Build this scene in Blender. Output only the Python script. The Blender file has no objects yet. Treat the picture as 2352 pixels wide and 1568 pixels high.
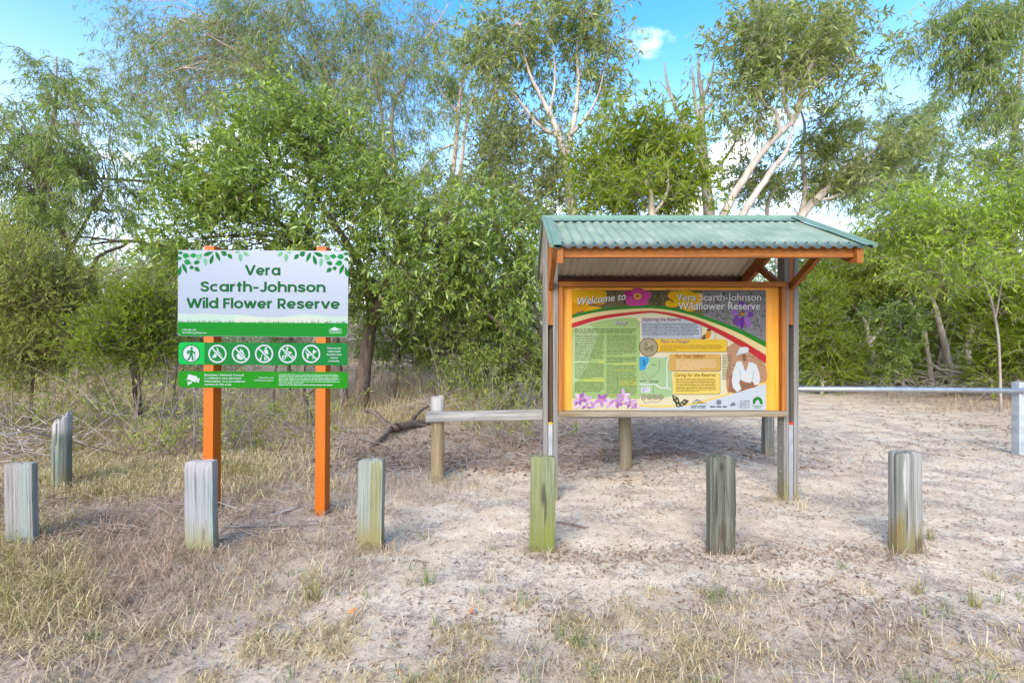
import bpy, math, random
import numpy as np
from mathutils import Vector, Matrix, Euler

scene = bpy.context.scene
C = scene.collection
rng = np.random.default_rng(11)
random.seed(5)

# ---------------------------------------------------------------- camera, sky, sun, exposure
FX, CX, CY, EYE = 1089.0, 1176.0, 784.0, 1.40      # focal length and centre of the photo at 2352 px wide, eye height
cam_d = bpy.data.cameras.new('camera')
cam_d.sensor_width = 36.0
cam_d.lens = 36.0 * FX / 2352.0
cam_d.clip_start = 0.05
cam_d.clip_end = 3000
cam = bpy.data.objects.new('camera', cam_d)
cam.location = (0, 0, EYE)
cam.rotation_euler = (math.radians(90), 0, 0)
C.objects.link(cam)
scene.camera = cam

SUN_DIR = Vector((-0.34, -0.86, 0.54)).normalized()
w = bpy.data.worlds.new('World')
scene.world = w
w.use_nodes = True
nt = w.node_tree
nt.nodes.clear()
def N(tree, typ, **kw):
    n = tree.nodes.new(typ)
    for k, v in kw.items():
        setattr(n, k, v)
    return n
sky = N(nt, 'ShaderNodeTexSky', sky_type='NISHITA', sun_disc=False)
sky.sun_elevation = math.asin(SUN_DIR.z)
sky.sun_rotation = math.atan2(SUN_DIR.x, SUN_DIR.y)
sky.air_density = 1.0
sky.dust_density = 0.4
sky.ozone_density = 2.0
hs = N(nt, 'ShaderNodeHueSaturation')
hs.inputs['Saturation'].default_value = 1.35; hs.inputs['Hue'].default_value = 0.503
hs.inputs['Value'].default_value = 1.0
tc = N(nt, 'ShaderNodeTexCoord')
sx = N(nt, 'ShaderNodeSeparateXYZ')
# clouds: noise laid on a flat layer far above (direction divided by its height)
zc = N(nt, 'ShaderNodeMath', operation='MAXIMUM'); zc.inputs[1].default_value = 0.0
za = N(nt, 'ShaderNodeMath', operation='ADD'); za.inputs[1].default_value = 0.22
dv = N(nt, 'ShaderNodeVectorMath', operation='SCALE')
iv = N(nt, 'ShaderNodeMath', operation='DIVIDE'); iv.inputs[0].default_value = 1.0
nz = N(nt, 'ShaderNodeTexNoise'); nz.inputs['Scale'].default_value = 2.6; nz.inputs['Detail'].default_value = 7; nz.inputs['Roughness'].default_value = 0.56
mp = N(nt, 'ShaderNodeMapping'); mp.inputs['Location'].default_value = (5.9, 2.3, 0.4)
cr = N(nt, 'ShaderNodeMapRange', interpolation_type='SMOOTHSTEP'); cr.inputs[1].default_value = 0.55; cr.inputs[2].default_value = 0.72
hz = N(nt, 'ShaderNodeMapRange', interpolation_type='SMOOTHSTEP'); hz.inputs[1].default_value = 0.58; hz.inputs[2].default_value = 0.02; hz.inputs[3].default_value = 0.0; hz.inputs[4].default_value = 0.72
mx = N(nt, 'ShaderNodeMath', operation='MAXIMUM')
mix = N(nt, 'ShaderNodeMixRGB'); mix.inputs[2].default_value = (5.8, 5.4, 5.1, 1)
bg = N(nt, 'ShaderNodeBackground'); bg.inputs['Strength'].default_value = 0.15
wo = N(nt, 'ShaderNodeOutputWorld')
L = nt.links.new
L(sky.outputs[0], hs.inputs['Color'])
L(tc.outputs['Generated'], sx.inputs[0]); L(sx.outputs['Z'], zc.inputs[0]); L(zc.outputs[0], za.inputs[0]); L(za.outputs[0], iv.inputs[1])
L(tc.outputs['Generated'], dv.inputs[0]); L(iv.outputs[0], dv.inputs['Scale']); L(dv.outputs[0], mp.inputs[0]); L(mp.outputs[0], nz.inputs['Vector'])
L(nz.outputs[0], cr.inputs[0]); L(sx.outputs['Z'], hz.inputs[0]); L(cr.outputs[0], mx.inputs[0]); L(hz.outputs[0], mx.inputs[1])
mixh = N(nt, 'ShaderNodeMixRGB'); mixh.inputs[2].default_value = (3.3, 3.25, 3.2, 1)
L(hs.outputs[0], mixh.inputs[1]); L(hz.outputs[0], mixh.inputs[0]); L(mixh.outputs[0], mix.inputs[1]); L(cr.outputs[0], mix.inputs[0]); L(mix.outputs[0], bg.inputs[0]); L(bg.outputs[0], wo.inputs[0])

sun_d = bpy.data.lights.new('sun', 'SUN')
sun_d.energy = 1.75
sun_d.angle = math.radians(45)
sun_d.color = (1.0, 0.90, 0.75)
sun = bpy.data.objects.new('sun', sun_d)
sun.rotation_euler = SUN_DIR.to_track_quat('Z', 'Y').to_euler()
sun.location = (-20, -30, 40)
C.objects.link(sun)
vs = scene.view_settings
vs.view_transform = 'Standard'; vs.look = 'None'; vs.exposure = 1.92; vs.gamma = 1.0; vs.use_curve_mapping = False
scene.cycles.max_bounces = 10; scene.cycles.diffuse_bounces = 7
scene.cycles.transmission_bounces = 5
scene.cycles.use_denoising = True

# ---------------------------------------------------------------- helpers
def P(x, y, d):
    """a photo position seen d metres away, as a world point"""
    return Vector(((x - CX) / FX * d, d, EYE + (CY - y) / FX * d))

def srgb(r, g, b, k=1.0):
    k *= 0.44      # the photo is exposed bright: its colours are brighter than the paint itself
    f = lambda c: ((c / 255 + 0.055) / 1.055) ** 2.4 if c > 10 else c / 255 / 12.92
    return (f(r) * k, f(g) * k, f(b) * k, 1.0)

def tag(o, label=None, cat=None, group=None, kind=None):
    if label: o['label'] = label
    if cat: o['category'] = cat
    if group: o['group'] = group
    if kind: o['kind'] = kind
    return o

def empty(name, loc, label, cat, group=None, rot=(0, 0, 0)):
    o = bpy.data.objects.new(name, None)
    o.empty_display_size = 0.1
    o.location = loc
    o.rotation_euler = rot
    C.objects.link(o)
    return tag(o, label, cat, group)

def mesh_obj(name, verts, faces, mats, parent=None, smooth=False, midx=None):
    me = bpy.data.meshes.new(name)
    me.from_pydata([tuple(v) for v in verts], [], faces)
    for m in (mats if isinstance(mats, (list, tuple)) else [mats]):
        me.materials.append(m)
    if midx is not None:
        me.polygons.foreach_set('material_index', np.asarray(midx, dtype=np.int32))
    if smooth:
        me.polygons.foreach_set('use_smooth', np.ones(len(me.polygons), dtype=bool))
    me.update()
    o = bpy.data.objects.new(name, me)
    C.objects.link(o)
    if parent is not None:
        o.parent = parent
    return o

def np_mesh(name, verts, tris, mats, parent=None, midx=None, smooth=False):
    """fast mesh from arrays of vertices and triangles"""
    me = bpy.data.meshes.new(name)
    nv, nf = len(verts), len(tris)
    me.vertices.add(nv)
    me.vertices.foreach_set('co', np.ascontiguousarray(verts, dtype=np.float32).ravel())
    me.loops.add(nf * 3)
    me.loops.foreach_set('vertex_index', np.ascontiguousarray(tris, dtype=np.int32).ravel())
    me.polygons.add(nf)
    me.polygons.foreach_set('loop_start', np.arange(0, nf * 3, 3, dtype=np.int32))
    for m in (mats if isinstance(mats, (list, tuple)) else [mats]):
        me.materials.append(m)
    if midx is not None:
        me.polygons.foreach_set('material_index', np.asarray(midx, dtype=np.int32))
    if smooth:
        me.polygons.foreach_set('use_smooth', np.ones(nf, dtype=bool))
    me.update(calc_edges=True)
    o = bpy.data.objects.new(name, me)
    C.objects.link(o)
    if parent is not None:
        o.parent = parent
    return o

class MB:
    """collects boxes, bars and sheets, then links them as one mesh"""
    def __init__(self): self.v = []; self.f = []
    def add(self, vs_, fs):
        b = len(self.v); self.v += [Vector(v) for v in vs_]; self.f += [tuple(i + b for i in f) for f in fs]
    def box(self, x0, x1, y0, y1, z0, z1, bev=0.0):
        if bev <= 0:
            self.add([(x, y, z) for z in (z0, z1) for y in (y0, y1) for x in (x0, x1)],
                     [(0, 2, 3, 1), (4, 5, 7, 6), (0, 1, 5, 4), (2, 6, 7, 3), (0, 4, 6, 2), (1, 3, 7, 5)])
            return self
        import bmesh
        bm = bmesh.new()
        vs_ = [bm.verts.new((x, y, z)) for z in (z0, z1) for y in (y0, y1) for x in (x0, x1)]
        for f in [(0, 2, 3, 1), (4, 5, 7, 6), (0, 1, 5, 4), (2, 6, 7, 3), (0, 4, 6, 2), (1, 3, 7, 5)]:
            bm.faces.new([vs_[i] for i in f])
        bmesh.ops.bevel(bm, geom=bm.edges[:], offset=bev, segments=2, affect='EDGES', profile=0.5)
        bm.verts.index_update()
        self.add([v.co.copy() for v in bm.verts], [tuple(v.index for v in f.verts) for f in bm.faces])
        bm.free()
        return self
    def bar(self, a, b, w_, h_, up=(0, 0, 1), bev=0.003):
        """a rectangular bar from a to b: w_ across, h_ along up"""
        a, b = Vector(a), Vector(b)
        d = (b - a); ln = d.length; d.normalize()
        s = d.cross(Vector(up)).normalized(); u = s.cross(d).normalized()
        m = MB().box(-w_ / 2, w_ / 2, 0, ln, -h_ / 2, h_ / 2, bev)
        self.add([a + s * v.x + d * v.y + u * v.z for v in m.v], m.f)
        return self
    def tube(self, pts, rad, n=12, caps=True):
        v, f = tube_arrays(np.array([tuple(p) for p in pts], dtype=float), np.array(rad, dtype=float) if hasattr(rad, '__len__') else np.full(len(pts), rad), n, caps)
        self.add(v, f); return self
    def build(self, name, m, parent=None, smooth=False):
        return mesh_obj(name, self.v, self.f, m, parent, smooth)

def frames(pts):
    t = np.gradient(pts, axis=0)
    t /= np.linalg.norm(t, axis=1, keepdims=True) + 1e-9
    ref = np.array([0.31, 0.87, 0.12]) if abs(t[0][2]) > 0.5 else np.array([0.05, 0.1, 1.0])
    s = np.cross(t, ref); s /= np.linalg.norm(s, axis=1, keepdims=True) + 1e-9
    u = np.cross(s, t)
    return t, s, u

def tube_arrays(pts, rad, n, caps=True, rough=0.0, seed=0):
    t, s, u = frames(pts)
    m = len(pts)
    a = np.arange(n) / n * 2 * math.pi
    r = np.repeat(rad[:, None], n, 1)
    if rough > 0:
        g = np.random.default_rng(seed)
        base = g.normal(0, 1, n)
        r = r * (1 + rough * (0.7 * base[None, :] + 0.5 * g.normal(0, 1, (m, n))))
    v = pts[:, None, :] + r[:, :, None] * (np.cos(a)[None, :, None] * s[:, None, :] + np.sin(a)[None, :, None] * u[:, None, :])
    v = v.reshape(-1, 3)
    f = []
    for i in range(m - 1):
        for k in range(n):
            k2 = (k + 1) % n
            f.append((i * n + k, i * n + k2, (i + 1) * n + k2, (i + 1) * n + k))
    if caps:
        f.append(tuple(range(n))[::-1]); f.append(tuple((m - 1) * n + k for k in range(n)))
    return [tuple(p) for p in v], f

def smooth_path(pts, per=6, jit=0.0, g=rng):
    """Catmull-Rom through the points; columns may carry a radius too"""
    p = np.array(pts, dtype=float)
    p = np.vstack([2 * p[0] - p[1], p, 2 * p[-1] - p[-2]])
    out = []
    for i in range(1, len(p) - 2):
        for t in np.arange(per) / per:
            out.append(0.5 * ((2 * p[i]) + (-p[i - 1] + p[i + 1]) * t + (2 * p[i - 1] - 5 * p[i] + 4 * p[i + 1] - p[i + 2]) * t ** 2 + (-p[i - 1] + 3 * p[i] - 3 * p[i + 1] + p[i + 2]) * t ** 3))
    out.append(p[-2])
    out = np.array(out)
    if jit > 0 and len(out) > 3:
        out[1:-1, :3] += g.normal(0, jit, (len(out) - 2, 3))
    return out

# smooth value noise in the plane for the ground and for scattering
class VNoise:
    def __init__(self, seed): self.t = np.random.default_rng(seed).random((256, 256))
    def __call__(self, x, y):
        x = np.asarray(x, dtype=float); y = np.asarray(y, dtype=float)
        xi = np.floor(x).astype(int); yi = np.floor(y).astype(int)
        fx = x - xi; fy = y - yi
        fx = fx * fx * (3 - 2 * fx); fy = fy * fy * (3 - 2 * fy)
        g = lambda a, b: self.t[a & 255, b & 255]
        return (g(xi, yi) * (1 - fx) + g(xi + 1, yi) * fx) * (1 - fy) + (g(xi, yi + 1) * (1 - fx) + g(xi + 1, yi + 1) * fx) * fy
vn1, vn2, vn3 = VNoise(1), VNoise(2), VNoise(3)
def fbm(x, y, f=1.0, n=vn1):
    x = np.asarray(x, dtype=float); y = np.asarray(y, dtype=float)
    return (n(x * f, y * f) + 0.5 * n(x * f * 2.1 + 9, y * f * 2.1 + 3) + 0.25 * n(x * f * 4.3 + 5, y * f * 4.3 + 7)) / 1.75

def gz(x, y):
    """height of the ground"""
    x = np.asarray(x, dtype=float); y = np.asarray(y, dtype=float)
    near = np.clip((8 - y) / 4, 0, 1)
    z = (fbm(x + 40, y + 40, 1.1) - 0.5) * 0.05 + (fbm(x + 11, y + 5, 5.0, vn2) - 0.5) * 0.022 * near
    z = z + np.clip((y - 10.5) * .085, 0, 1.6) * np.clip((2.2 - x + .1 * (y - 10)) / 2.5, 0, 1)
    z = z + 0.09 * np.exp(-(((x - 1.9) / 1.25) ** 2 + ((y - 5.25) / 0.55) ** 2))
    z = z + 0.05 * np.exp(-(((x + 2.6) / 1.3) ** 2 + ((y - 4.3) / 0.9) ** 2))
    return z
def gpt(x, y, dz=0.0):
    return Vector((x, y, float(gz(x, y)) + dz))
def gpx(px, py, dz=0.0):
    """where a photo position meets the level ground"""
    d = FX * EYE / (py - CY)
    return gpt((px - CX) / FX * d, d, dz)

# ---------------------------------------------------------------- materials
def new_mat(name):
    m = bpy.data.materials.new(name); m.use_nodes = True
    t = m.node_tree
    return m, t, t.nodes['Principled BSDF']

def plain(name, col, rough=0.6, metal=0.0, var=0.0, scale=8.0, bump=0.0, spec=0.4):
    m, t, p = new_mat(name)
    p.inputs['Roughness'].default_value = rough
    p.inputs['Metallic'].default_value = metal
    p.inputs['Specular IOR Level'].default_value = spec
    p.inputs['Base Color'].default_value = col
    if var > 0 or bump > 0:
        co = N(t, 'ShaderNodeTexCoord'); n = N(t, 'ShaderNodeTexNoise'); n.inputs['Scale'].default_value = scale; n.inputs['Detail'].default_value = 6
        t.links.new(co.outputs['Object'], n.inputs['Vector'])
        if var > 0:
            r = N(t, 'ShaderNodeMapRange'); r.inputs[1].default_value = 0.3; r.inputs[2].default_value = 0.7; r.inputs[3].default_value = 1 - var; r.inputs[4].default_value = 1 + var * 0.6
            mu = N(t, 'ShaderNodeVectorMath', operation='SCALE'); mu.inputs[0].default_value = col[:3]
            t.links.new(n.outputs[0], r.inputs[0]); t.links.new(r.outputs[0], mu.inputs['Scale']); t.links.new(mu.outputs[0], p.inputs['Base Color'])
        if bump > 0:
            b = N(t, 'ShaderNodeBump'); b.inputs['Strength'].default_value = 0.6; b.inputs['Distance'].default_value = bump
            t.links.new(n.outputs[0], b.inputs['Height']); t.links.new(b.outputs[0], p.inputs['Normal'])
    return m

def ramp(t, stops, interp='LINEAR'):
    r = N(t, 'ShaderNodeValToRGB')
    e = r.color_ramp.elements
    while len(e) < len(stops): e.new(0.5)
    for el, (pos, c) in zip(e, stops):
        el.position = pos; el.color = c
    r.color_ramp.interpolation = interp
    return r

def wood(name, light, dark, axis='Z', grain=34.0, bump=0.004, rough=0.8, foot=None, foot_z=(0.0, 0.3), streak=None, streak_amt=0.5, knots=0.35, k=.55, head=None, fine=.5, marks=()):
    sc3 = lambda c, q=k: tuple(a * q for a in c[:3]) + (1,)
    light, dark = sc3(light), sc3(dark, k * .8)
    foot = sc3(foot) if foot else None; streak = sc3(streak) if streak else None
    """sawn timber: long grain along axis, darker checks, an optional stain rising from the foot and streaks of another colour"""
    m, t, p = new_mat(name)
    co = N(t, 'ShaderNodeTexCoord'); oi = N(t, 'ShaderNodeObjectInfo')
    mp_ = N(t, 'ShaderNodeMapping')
    sc = {'Z': (grain, grain, 1.6), 'X': (1.6, grain, grain), 'Y': (grain, 1.6, grain)}[axis]
    mp_.inputs['Scale'].default_value = sc
    off = N(t, 'ShaderNodeVectorMath', operation='SCALE'); off.inputs[0].default_value = (13, 7, 5)
    t.links.new(oi.outputs['Random'], off.inputs['Scale'])
    t.links.new(co.outputs['Object'], mp_.inputs['Vector']); t.links.new(off.outputs[0], mp_.inputs['Location'])
    n1 = N(t, 'ShaderNodeTexNoise'); n1.inputs['Scale'].default_value = 1.0; n1.inputs['Detail'].default_value = 8; n1.inputs['Roughness'].default_value = 0.65
    t.links.new(mp_.outputs[0], n1.inputs['Vector'])
    mp2 = N(t, 'ShaderNodeMapping'); mp2.inputs['Scale'].default_value = tuple(s * 0.27 for s in sc)
    t.links.new(co.outputs['Object'], mp2.inputs['Vector']); t.links.new(off.outputs[0], mp2.inputs['Location'])
    n2 = N(t, 'ShaderNodeTexNoise'); n2.inputs['Scale'].default_value = 1.0; n2.inputs['Detail'].default_value = 5
    t.links.new(mp2.outputs[0], n2.inputs['Vector'])
    r1 = ramp(t, [(0.28, dark), (0.5, tuple((a + b) / 2 for a, b in zip(light, dark))), (0.68, light)])
    t.links.new(n1.outputs[0], r1.inputs[0])
    col = r1.outputs[0]
    def blend(col, c2, fac):
        mm = N(t, 'ShaderNodeMixRGB'); mm.inputs[2].default_value = c2
        t.links.new(col, mm.inputs[1]); t.links.new(fac, mm.inputs[0]); return mm.outputs[0]
    if streak:
        rr = N(t, 'ShaderNodeMapRange', interpolation_type='SMOOTHSTEP'); rr.inputs[1].default_value = 0.47; rr.inputs[2].default_value = 0.62; rr.inputs[4].default_value = streak_amt
        t.links.new(n2.outputs[0], rr.inputs[0]); col = blend(col, streak, rr.outputs[0])
    if foot:
        sp = N(t, 'ShaderNodeSeparateXYZ'); t.links.new(co.outputs['Object'], sp.inputs[0])
        wob = N(t, 'ShaderNodeMath', operation='MULTIPLY_ADD'); wob.inputs[1].default_value = 0.42; t.links.new(n2.outputs[0], wob.inputs[0]); t.links.new(sp.outputs['Z'], wob.inputs[2])
        rr = N(t, 'ShaderNodeMapRange', interpolation_type='SMOOTHSTEP'); rr.inputs[1].default_value = foot_z[1] + 0.21; rr.inputs[2].default_value = foot_z[0] + 0.21; rr.inputs[4].default_value = 0.85
        t.links.new(wob.outputs[0], rr.inputs[0]); col = blend(col, foot, rr.outputs[0])
    if head:
        sp2 = N(t, 'ShaderNodeSeparateXYZ'); t.links.new(co.outputs['Object'], sp2.inputs[0])
        wb = N(t, 'ShaderNodeMath', operation='MULTIPLY_ADD'); wb.inputs[1].default_value = .10; t.links.new(n2.outputs[0], wb.inputs[0]); t.links.new(sp2.outputs['Z'], wb.inputs[2])
        rr = N(t, 'ShaderNodeMapRange', interpolation_type='SMOOTHSTEP'); rr.inputs[1].default_value = head[1] + .05; rr.inputs[2].default_value = head[2] + .05; rr.inputs[4].default_value = .9
        t.links.new(wb.outputs[0], rr.inputs[0]); col = blend(col, sc3(head[0]), rr.outputs[0])
    # old stains and knots with a shape of their own: (x, z, half width, half height, colour)
    for mx_, mz_, rx_, rz_, mc_ in marks:
        sa = N(t, 'ShaderNodeVectorMath', operation='SUBTRACT'); sa.inputs[1].default_value = (mx_, 0, mz_); t.links.new(co.outputs['Object'], sa.inputs[0])
        sb_ = N(t, 'ShaderNodeVectorMath', operation='MULTIPLY'); sb_.inputs[1].default_value = (1 / rx_, 0, 1 / rz_); t.links.new(sa.outputs[0], sb_.inputs[0])
        le = N(t, 'ShaderNodeVectorMath', operation='LENGTH'); t.links.new(sb_.outputs[0], le.inputs[0])
        wn = N(t, 'ShaderNodeMath', operation='MULTIPLY_ADD'); wn.inputs[1].default_value = 1.6; t.links.new(n1.outputs[0], wn.inputs[0]); t.links.new(le.outputs['Value'], wn.inputs[2])
        rr = N(t, 'ShaderNodeMapRange', interpolation_type='SMOOTHSTEP'); rr.inputs[1].default_value = 2.0; rr.inputs[2].default_value = 1.3; rr.inputs[4].default_value = .8
        t.links.new(wn.outputs[0], rr.inputs[0]); col = blend(col, sc3(mc_), rr.outputs[0])
    # hair-thin dark grain
    mp3 = N(t, 'ShaderNodeMapping'); mp3.inputs['Scale'].default_value = tuple(s * (2.4 if s > 5 else 1.9) for s in sc)
    t.links.new(co.outputs['Object'], mp3.inputs['Vector']); t.links.new(off.outputs[0], mp3.inputs['Location'])
    n3 = N(t, 'ShaderNodeTexNoise'); n3.inputs['Scale'].default_value = 1.0; n3.inputs['Detail'].default_value = 4; n3.inputs['Roughness'].default_value = .6
    t.links.new(mp3.outputs[0], n3.inputs['Vector'])
    hg = N(t, 'ShaderNodeMapRange', interpolation_type='SMOOTHSTEP'); hg.inputs[1].default_value = .50; hg.inputs[2].default_value = .34; hg.inputs[4].default_value = fine
    t.links.new(n3.outputs[0], hg.inputs[0]); col = blend(col, tuple(c * .5 for c in dark[:3]) + (1,), hg.outputs[0])
    # fine dark checks
    ck = N(t, 'ShaderNodeMapRange', interpolation_type='SMOOTHSTEP'); ck.inputs[1].default_value = 0.36; ck.inputs[2].default_value = 0.27; ck.inputs[4].default_value = knots * 2
    t.links.new(n1.outputs[0], ck.inputs[0]); col = blend(col, tuple(c * 0.35 for c in dark[:3]) + (1,), ck.outputs[0])
    t.links.new(col, p.inputs['Base Color'])
    p.inputs['Roughness'].default_value = rough; p.inputs['Specular IOR Level'].default_value = 0.25
    b = N(t, 'ShaderNodeBump'); b.inputs['Strength'].default_value = 0.8; b.inputs['Distance'].default_value = bump
    t.links.new(n1.outputs[0], b.inputs['Height']); t.links.new(b.outputs[0], p.inputs['Normal'])
    return m

def leaf_mat(name, stops, trans=0.35, rough=0.5, clump=0.35, spec=0.3, k=1.0):
    stops = [(q, tuple(min(1, a * k) for a in c[:3]) + (1,)) for q, c in stops]
    """each leaf its own tint; twig-to-twig drift by noise; light passes through"""
    m, t, p = new_mat(name)
    out = t.nodes['Material Output']
    g = N(t, 'ShaderNodeNewGeometry'); co = N(t, 'ShaderNodeTexCoord')
    n = N(t, 'ShaderNodeTexNoise'); n.inputs['Scale'].default_value = 1.4; n.inputs['Detail'].default_value = 3
    t.links.new(co.outputs['Object'], n.inputs['Vector'])
    a = N(t, 'ShaderNodeMath', operation='MULTIPLY'); a.inputs[1].default_value = 1 - clump
    b = N(t, 'ShaderNodeMath', operation='MULTIPLY_ADD'); b.inputs[1].default_value = clump * 1.6
    sb = N(t, 'ShaderNodeMath', operation='SUBTRACT'); sb.inputs[1].default_value = clump * 0.3
    t.links.new(g.outputs['Random Per Island'], a.inputs[0]); t.links.new(n.outputs[0], b.inputs[0]); t.links.new(a.outputs[0], b.inputs[2]); t.links.new(b.outputs[0], sb.inputs[0])
    r = ramp(t, stops); t.links.new(sb.outputs[0], r.inputs[0])
    t.links.new(r.outputs[0], p.inputs['Base Color'])
    p.inputs['Roughness'].default_value = rough; p.inputs['Specular IOR Level'].default_value = spec
    tr = N(t, 'ShaderNodeBsdfTranslucent'); ms = N(t, 'ShaderNodeMixShader'); ms.inputs[0].default_value = trans
    hv = N(t, 'ShaderNodeHueSaturation'); hv.inputs['Saturation'].default_value = 1.1; hv.inputs['Value'].default_value = 1.25
    t.links.new(r.outputs[0], hv.inputs['Color']); t.links.new(hv.outputs[0], tr.inputs[0])
    t.links.new(p.outputs[0], ms.inputs[1]); t.links.new(tr.outputs[0], ms.inputs[2]); t.links.new(ms.outputs[0], out.inputs[0])
    return m

def bark_mat(name, light, dark, scale=6.0, stretch=0.35, bump=0.01):
    m, t, p = new_mat(name)
    co = N(t, 'ShaderNodeTexCoord'); mp_ = N(t, 'ShaderNodeMapping'); mp_.inputs['Scale'].default_value = (scale, scale, scale * stretch)
    t.links.new(co.outputs['Object'], mp_.inputs['Vector'])
    n = N(t, 'ShaderNodeTexNoise'); n.inputs['Scale'].default_value = 1.5; n.inputs['Detail'].default_value = 9; n.inputs['Roughness'].default_value = 0.7
    t.links.new(mp_.outputs[0], n.inputs['Vector'])
    r = ramp(t, [(0.3, dark), (0.48, tuple((a + b) / 2 for a, b in zip(light, dark))), (0.62, light)])
    t.links.new(n.outputs[0], r.inputs[0]); t.links.new(r.outputs[0], p.inputs['Base Color'])
    p.inputs['Roughness'].default_value = 0.9; p.inputs['Specular IOR Level'].default_value = 0.15
    b = N(t, 'ShaderNodeBump'); b.inputs['Strength'].default_value = 0.9; b.inputs['Distance'].default_value = bump
    t.links.new(n.outputs[0], b.inputs['Height']); t.links.new(b.outputs[0], p.inputs['Normal'])
    return m
def rgb(*c): return (c[0], c[1], c[2], 1.0)

# ---------------------------------------------------------------- ground
def zone_masks(x, y):
    """what lies on the ground: leaf litter, straw, bare sand (0..1 each)"""
    x = np.asarray(x, dtype=float); y = np.asarray(y, dtype=float)
    px = CX + x * FX / np.maximum(y, 0.3)
    sm = lambda a, b, v: np.clip((v - a) / (b - a), 0, 1) ** 2 * (3 - 2 * np.clip((v - a) / (b - a), 0, 1))
    wob = (fbm(x, y, 0.9, vn3) - 0.5) * 1.6
    # straw: whole left, weaker towards the shelter; the verge close to the camera
    left = 1 - sm(-2.3, 0.1, x + wob * 0.9 - 0.12 * (y - 3))
    verge = 1 - sm(2.2, 2.8, y + wob * 0.6)
    straw = np.maximum(left * .78, verge * 0.4)
    # litter under the trees
    back = sm(4.5, 5.8, y + wob * 0.5 - 0.12 * np.maximum(x, 0))
    path = np.exp(-((x - (3.6 + (y - 4) * 0.40)) / (1.5 + 0.16 * (y - 3))) ** 2) * sm(2.9, 3.6, y)
    litter = back * (1 - 0.85 * path) 
    litter = litter * (1 - .45 * sm(2.6, 4.2, x - .15 * (y - 5)))
    return straw, np.clip(litter, 0, 1), path

ys = np.concatenate([np.array([-1200, -300, -80, -30, -12, -6]), np.arange(-3, 1.4, 0.25), np.arange(1.4, 6.5, 0.05), np.arange(6.5, 12, 0.14), np.arange(12, 30, 0.6), np.array([32, 36, 42, 50, 62, 80, 110, 160, 250, 420, 700, 1200])])
xs = np.concatenate([-np.array([1200, 600, 300, 150, 80, 50, 36, 28, 22, 18, 15])[:], np.arange(-13, -5, 0.3), np.arange(-5, 7, 0.055), np.arange(7, 14, 0.3), np.array([15, 18, 22, 28, 36, 50, 80, 150, 300, 600, 1200])])
gx, gy = np.meshgrid(xs, ys)
gzv = gz(gx, gy)
nv_ = np.stack([gx.ravel(), gy.ravel(), gzv.ravel()], 1)
ny_, nx_ = gx.shape
i0 = (np.arange(ny_ - 1)[:, None] * nx_ + np.arange(nx_ - 1)[None, :]).ravel()
tr_ = np.concatenate([np.stack([i0, i0 + 1, i0 + nx_ + 1], 1), np.stack([i0, i0 + nx_ + 1, i0 + nx_], 1)])

m_ground, t, p = new_mat('sandy_ground')
at_l = N(t, 'ShaderNodeAttribute', attribute_name='litter'); at_s = N(t, 'ShaderNodeAttribute', attribute_name='straw')
co = N(t, 'ShaderNodeTexCoord')
def tn(scale, det=6, rough=0.6):
    n = N(t, 'ShaderNodeTexNoise'); n.inputs['Scale'].default_value = scale; n.inputs['Detail'].default_value = det; n.inputs['Roughness'].default_value = rough
    t.links.new(co.outputs['Object'], n.inputs['Vector']); return n
def mixc(c1, c2, fac):
    mm = N(t, 'ShaderNodeMixRGB')
    for i, c in ((1, c1), (2, c2)):
        if isinstance(c, tuple): mm.inputs[i].default_value = c
        else: t.links.new(c, mm.inputs[i])
    t.links.new(fac, mm.inputs[0]); return mm.outputs[0]
def mr(src, a, b, lo=0.0, hi=1.0):
    r = N(t, 'ShaderNodeMapRange', interpolation_type='SMOOTHSTEP'); r.inputs[1].default_value = a; r.inputs[2].default_value = b; r.inputs[3].default_value = lo; r.inputs[4].default_value = hi
    t.links.new(src, r.inputs[0]); return r.outputs[0]
def mul(a, b):
    k = N(t, 'ShaderNodeMath', operation='MULTIPLY'); t.links.new(a, k.inputs[0]); t.links.new(b, k.inputs[1]); return k.outputs[0]
big, mid, fine, grit, mid2 = tn(0.9), tn(4.5, 8, 0.68), tn(26, 8, 0.75), tn(80, 5, 0.75), tn(2.3, 6, 0.6)
sand = mixc(rgb(0.545, 0.425, 0.295), rgb(0.66, 0.56, 0.42), mr(mid.outputs[0], 0.35, 0.65))
sand = mixc(sand, rgb(0.50, 0.37, 0.28), mr(big.outputs[0], 0.52, 0.68, 0, 0.6))
sand = mixc(sand, rgb(0.25, 0.205, 0.17), mr(fine.outputs[0], 0.53, 0.68, 0, 0.7))
sand = mixc(sand, rgb(0.30, 0.25, 0.215), mul(mr(mid2.outputs[0], 0.46, 0.60, 0, 0.8), mr(fine.outputs[0], 0.40, 0.56)))
sand = mixc(sand, rgb(0.14, 0.105, 0.085), mul(mr(grit.outputs[0], 0.53, 0.62), mr(mid2.outputs[0], 0.36, 0.58, 0.35, 1.0)))
strawc = mixc(rgb(0.47, 0.37, 0.28), rgb(0.32, 0.24, 0.175), mr(fine.outputs[0], 0.4, 0.62))
strawc = mixc(strawc, rgb(0.42, 0.34, 0.25), mr(mid.outputs[0], 0.5, 0.66, 0, 0.7))
lit = mixc(rgb(0.31, 0.22, 0.155), rgb(0.50, 0.39, 0.30), mr(fine.outputs[0], 0.38, 0.62))
lit = mixc(lit, rgb(0.11, 0.075, 0.055), mr(grit.outputs[0], 0.54, 0.66, 0, 0.8))
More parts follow.
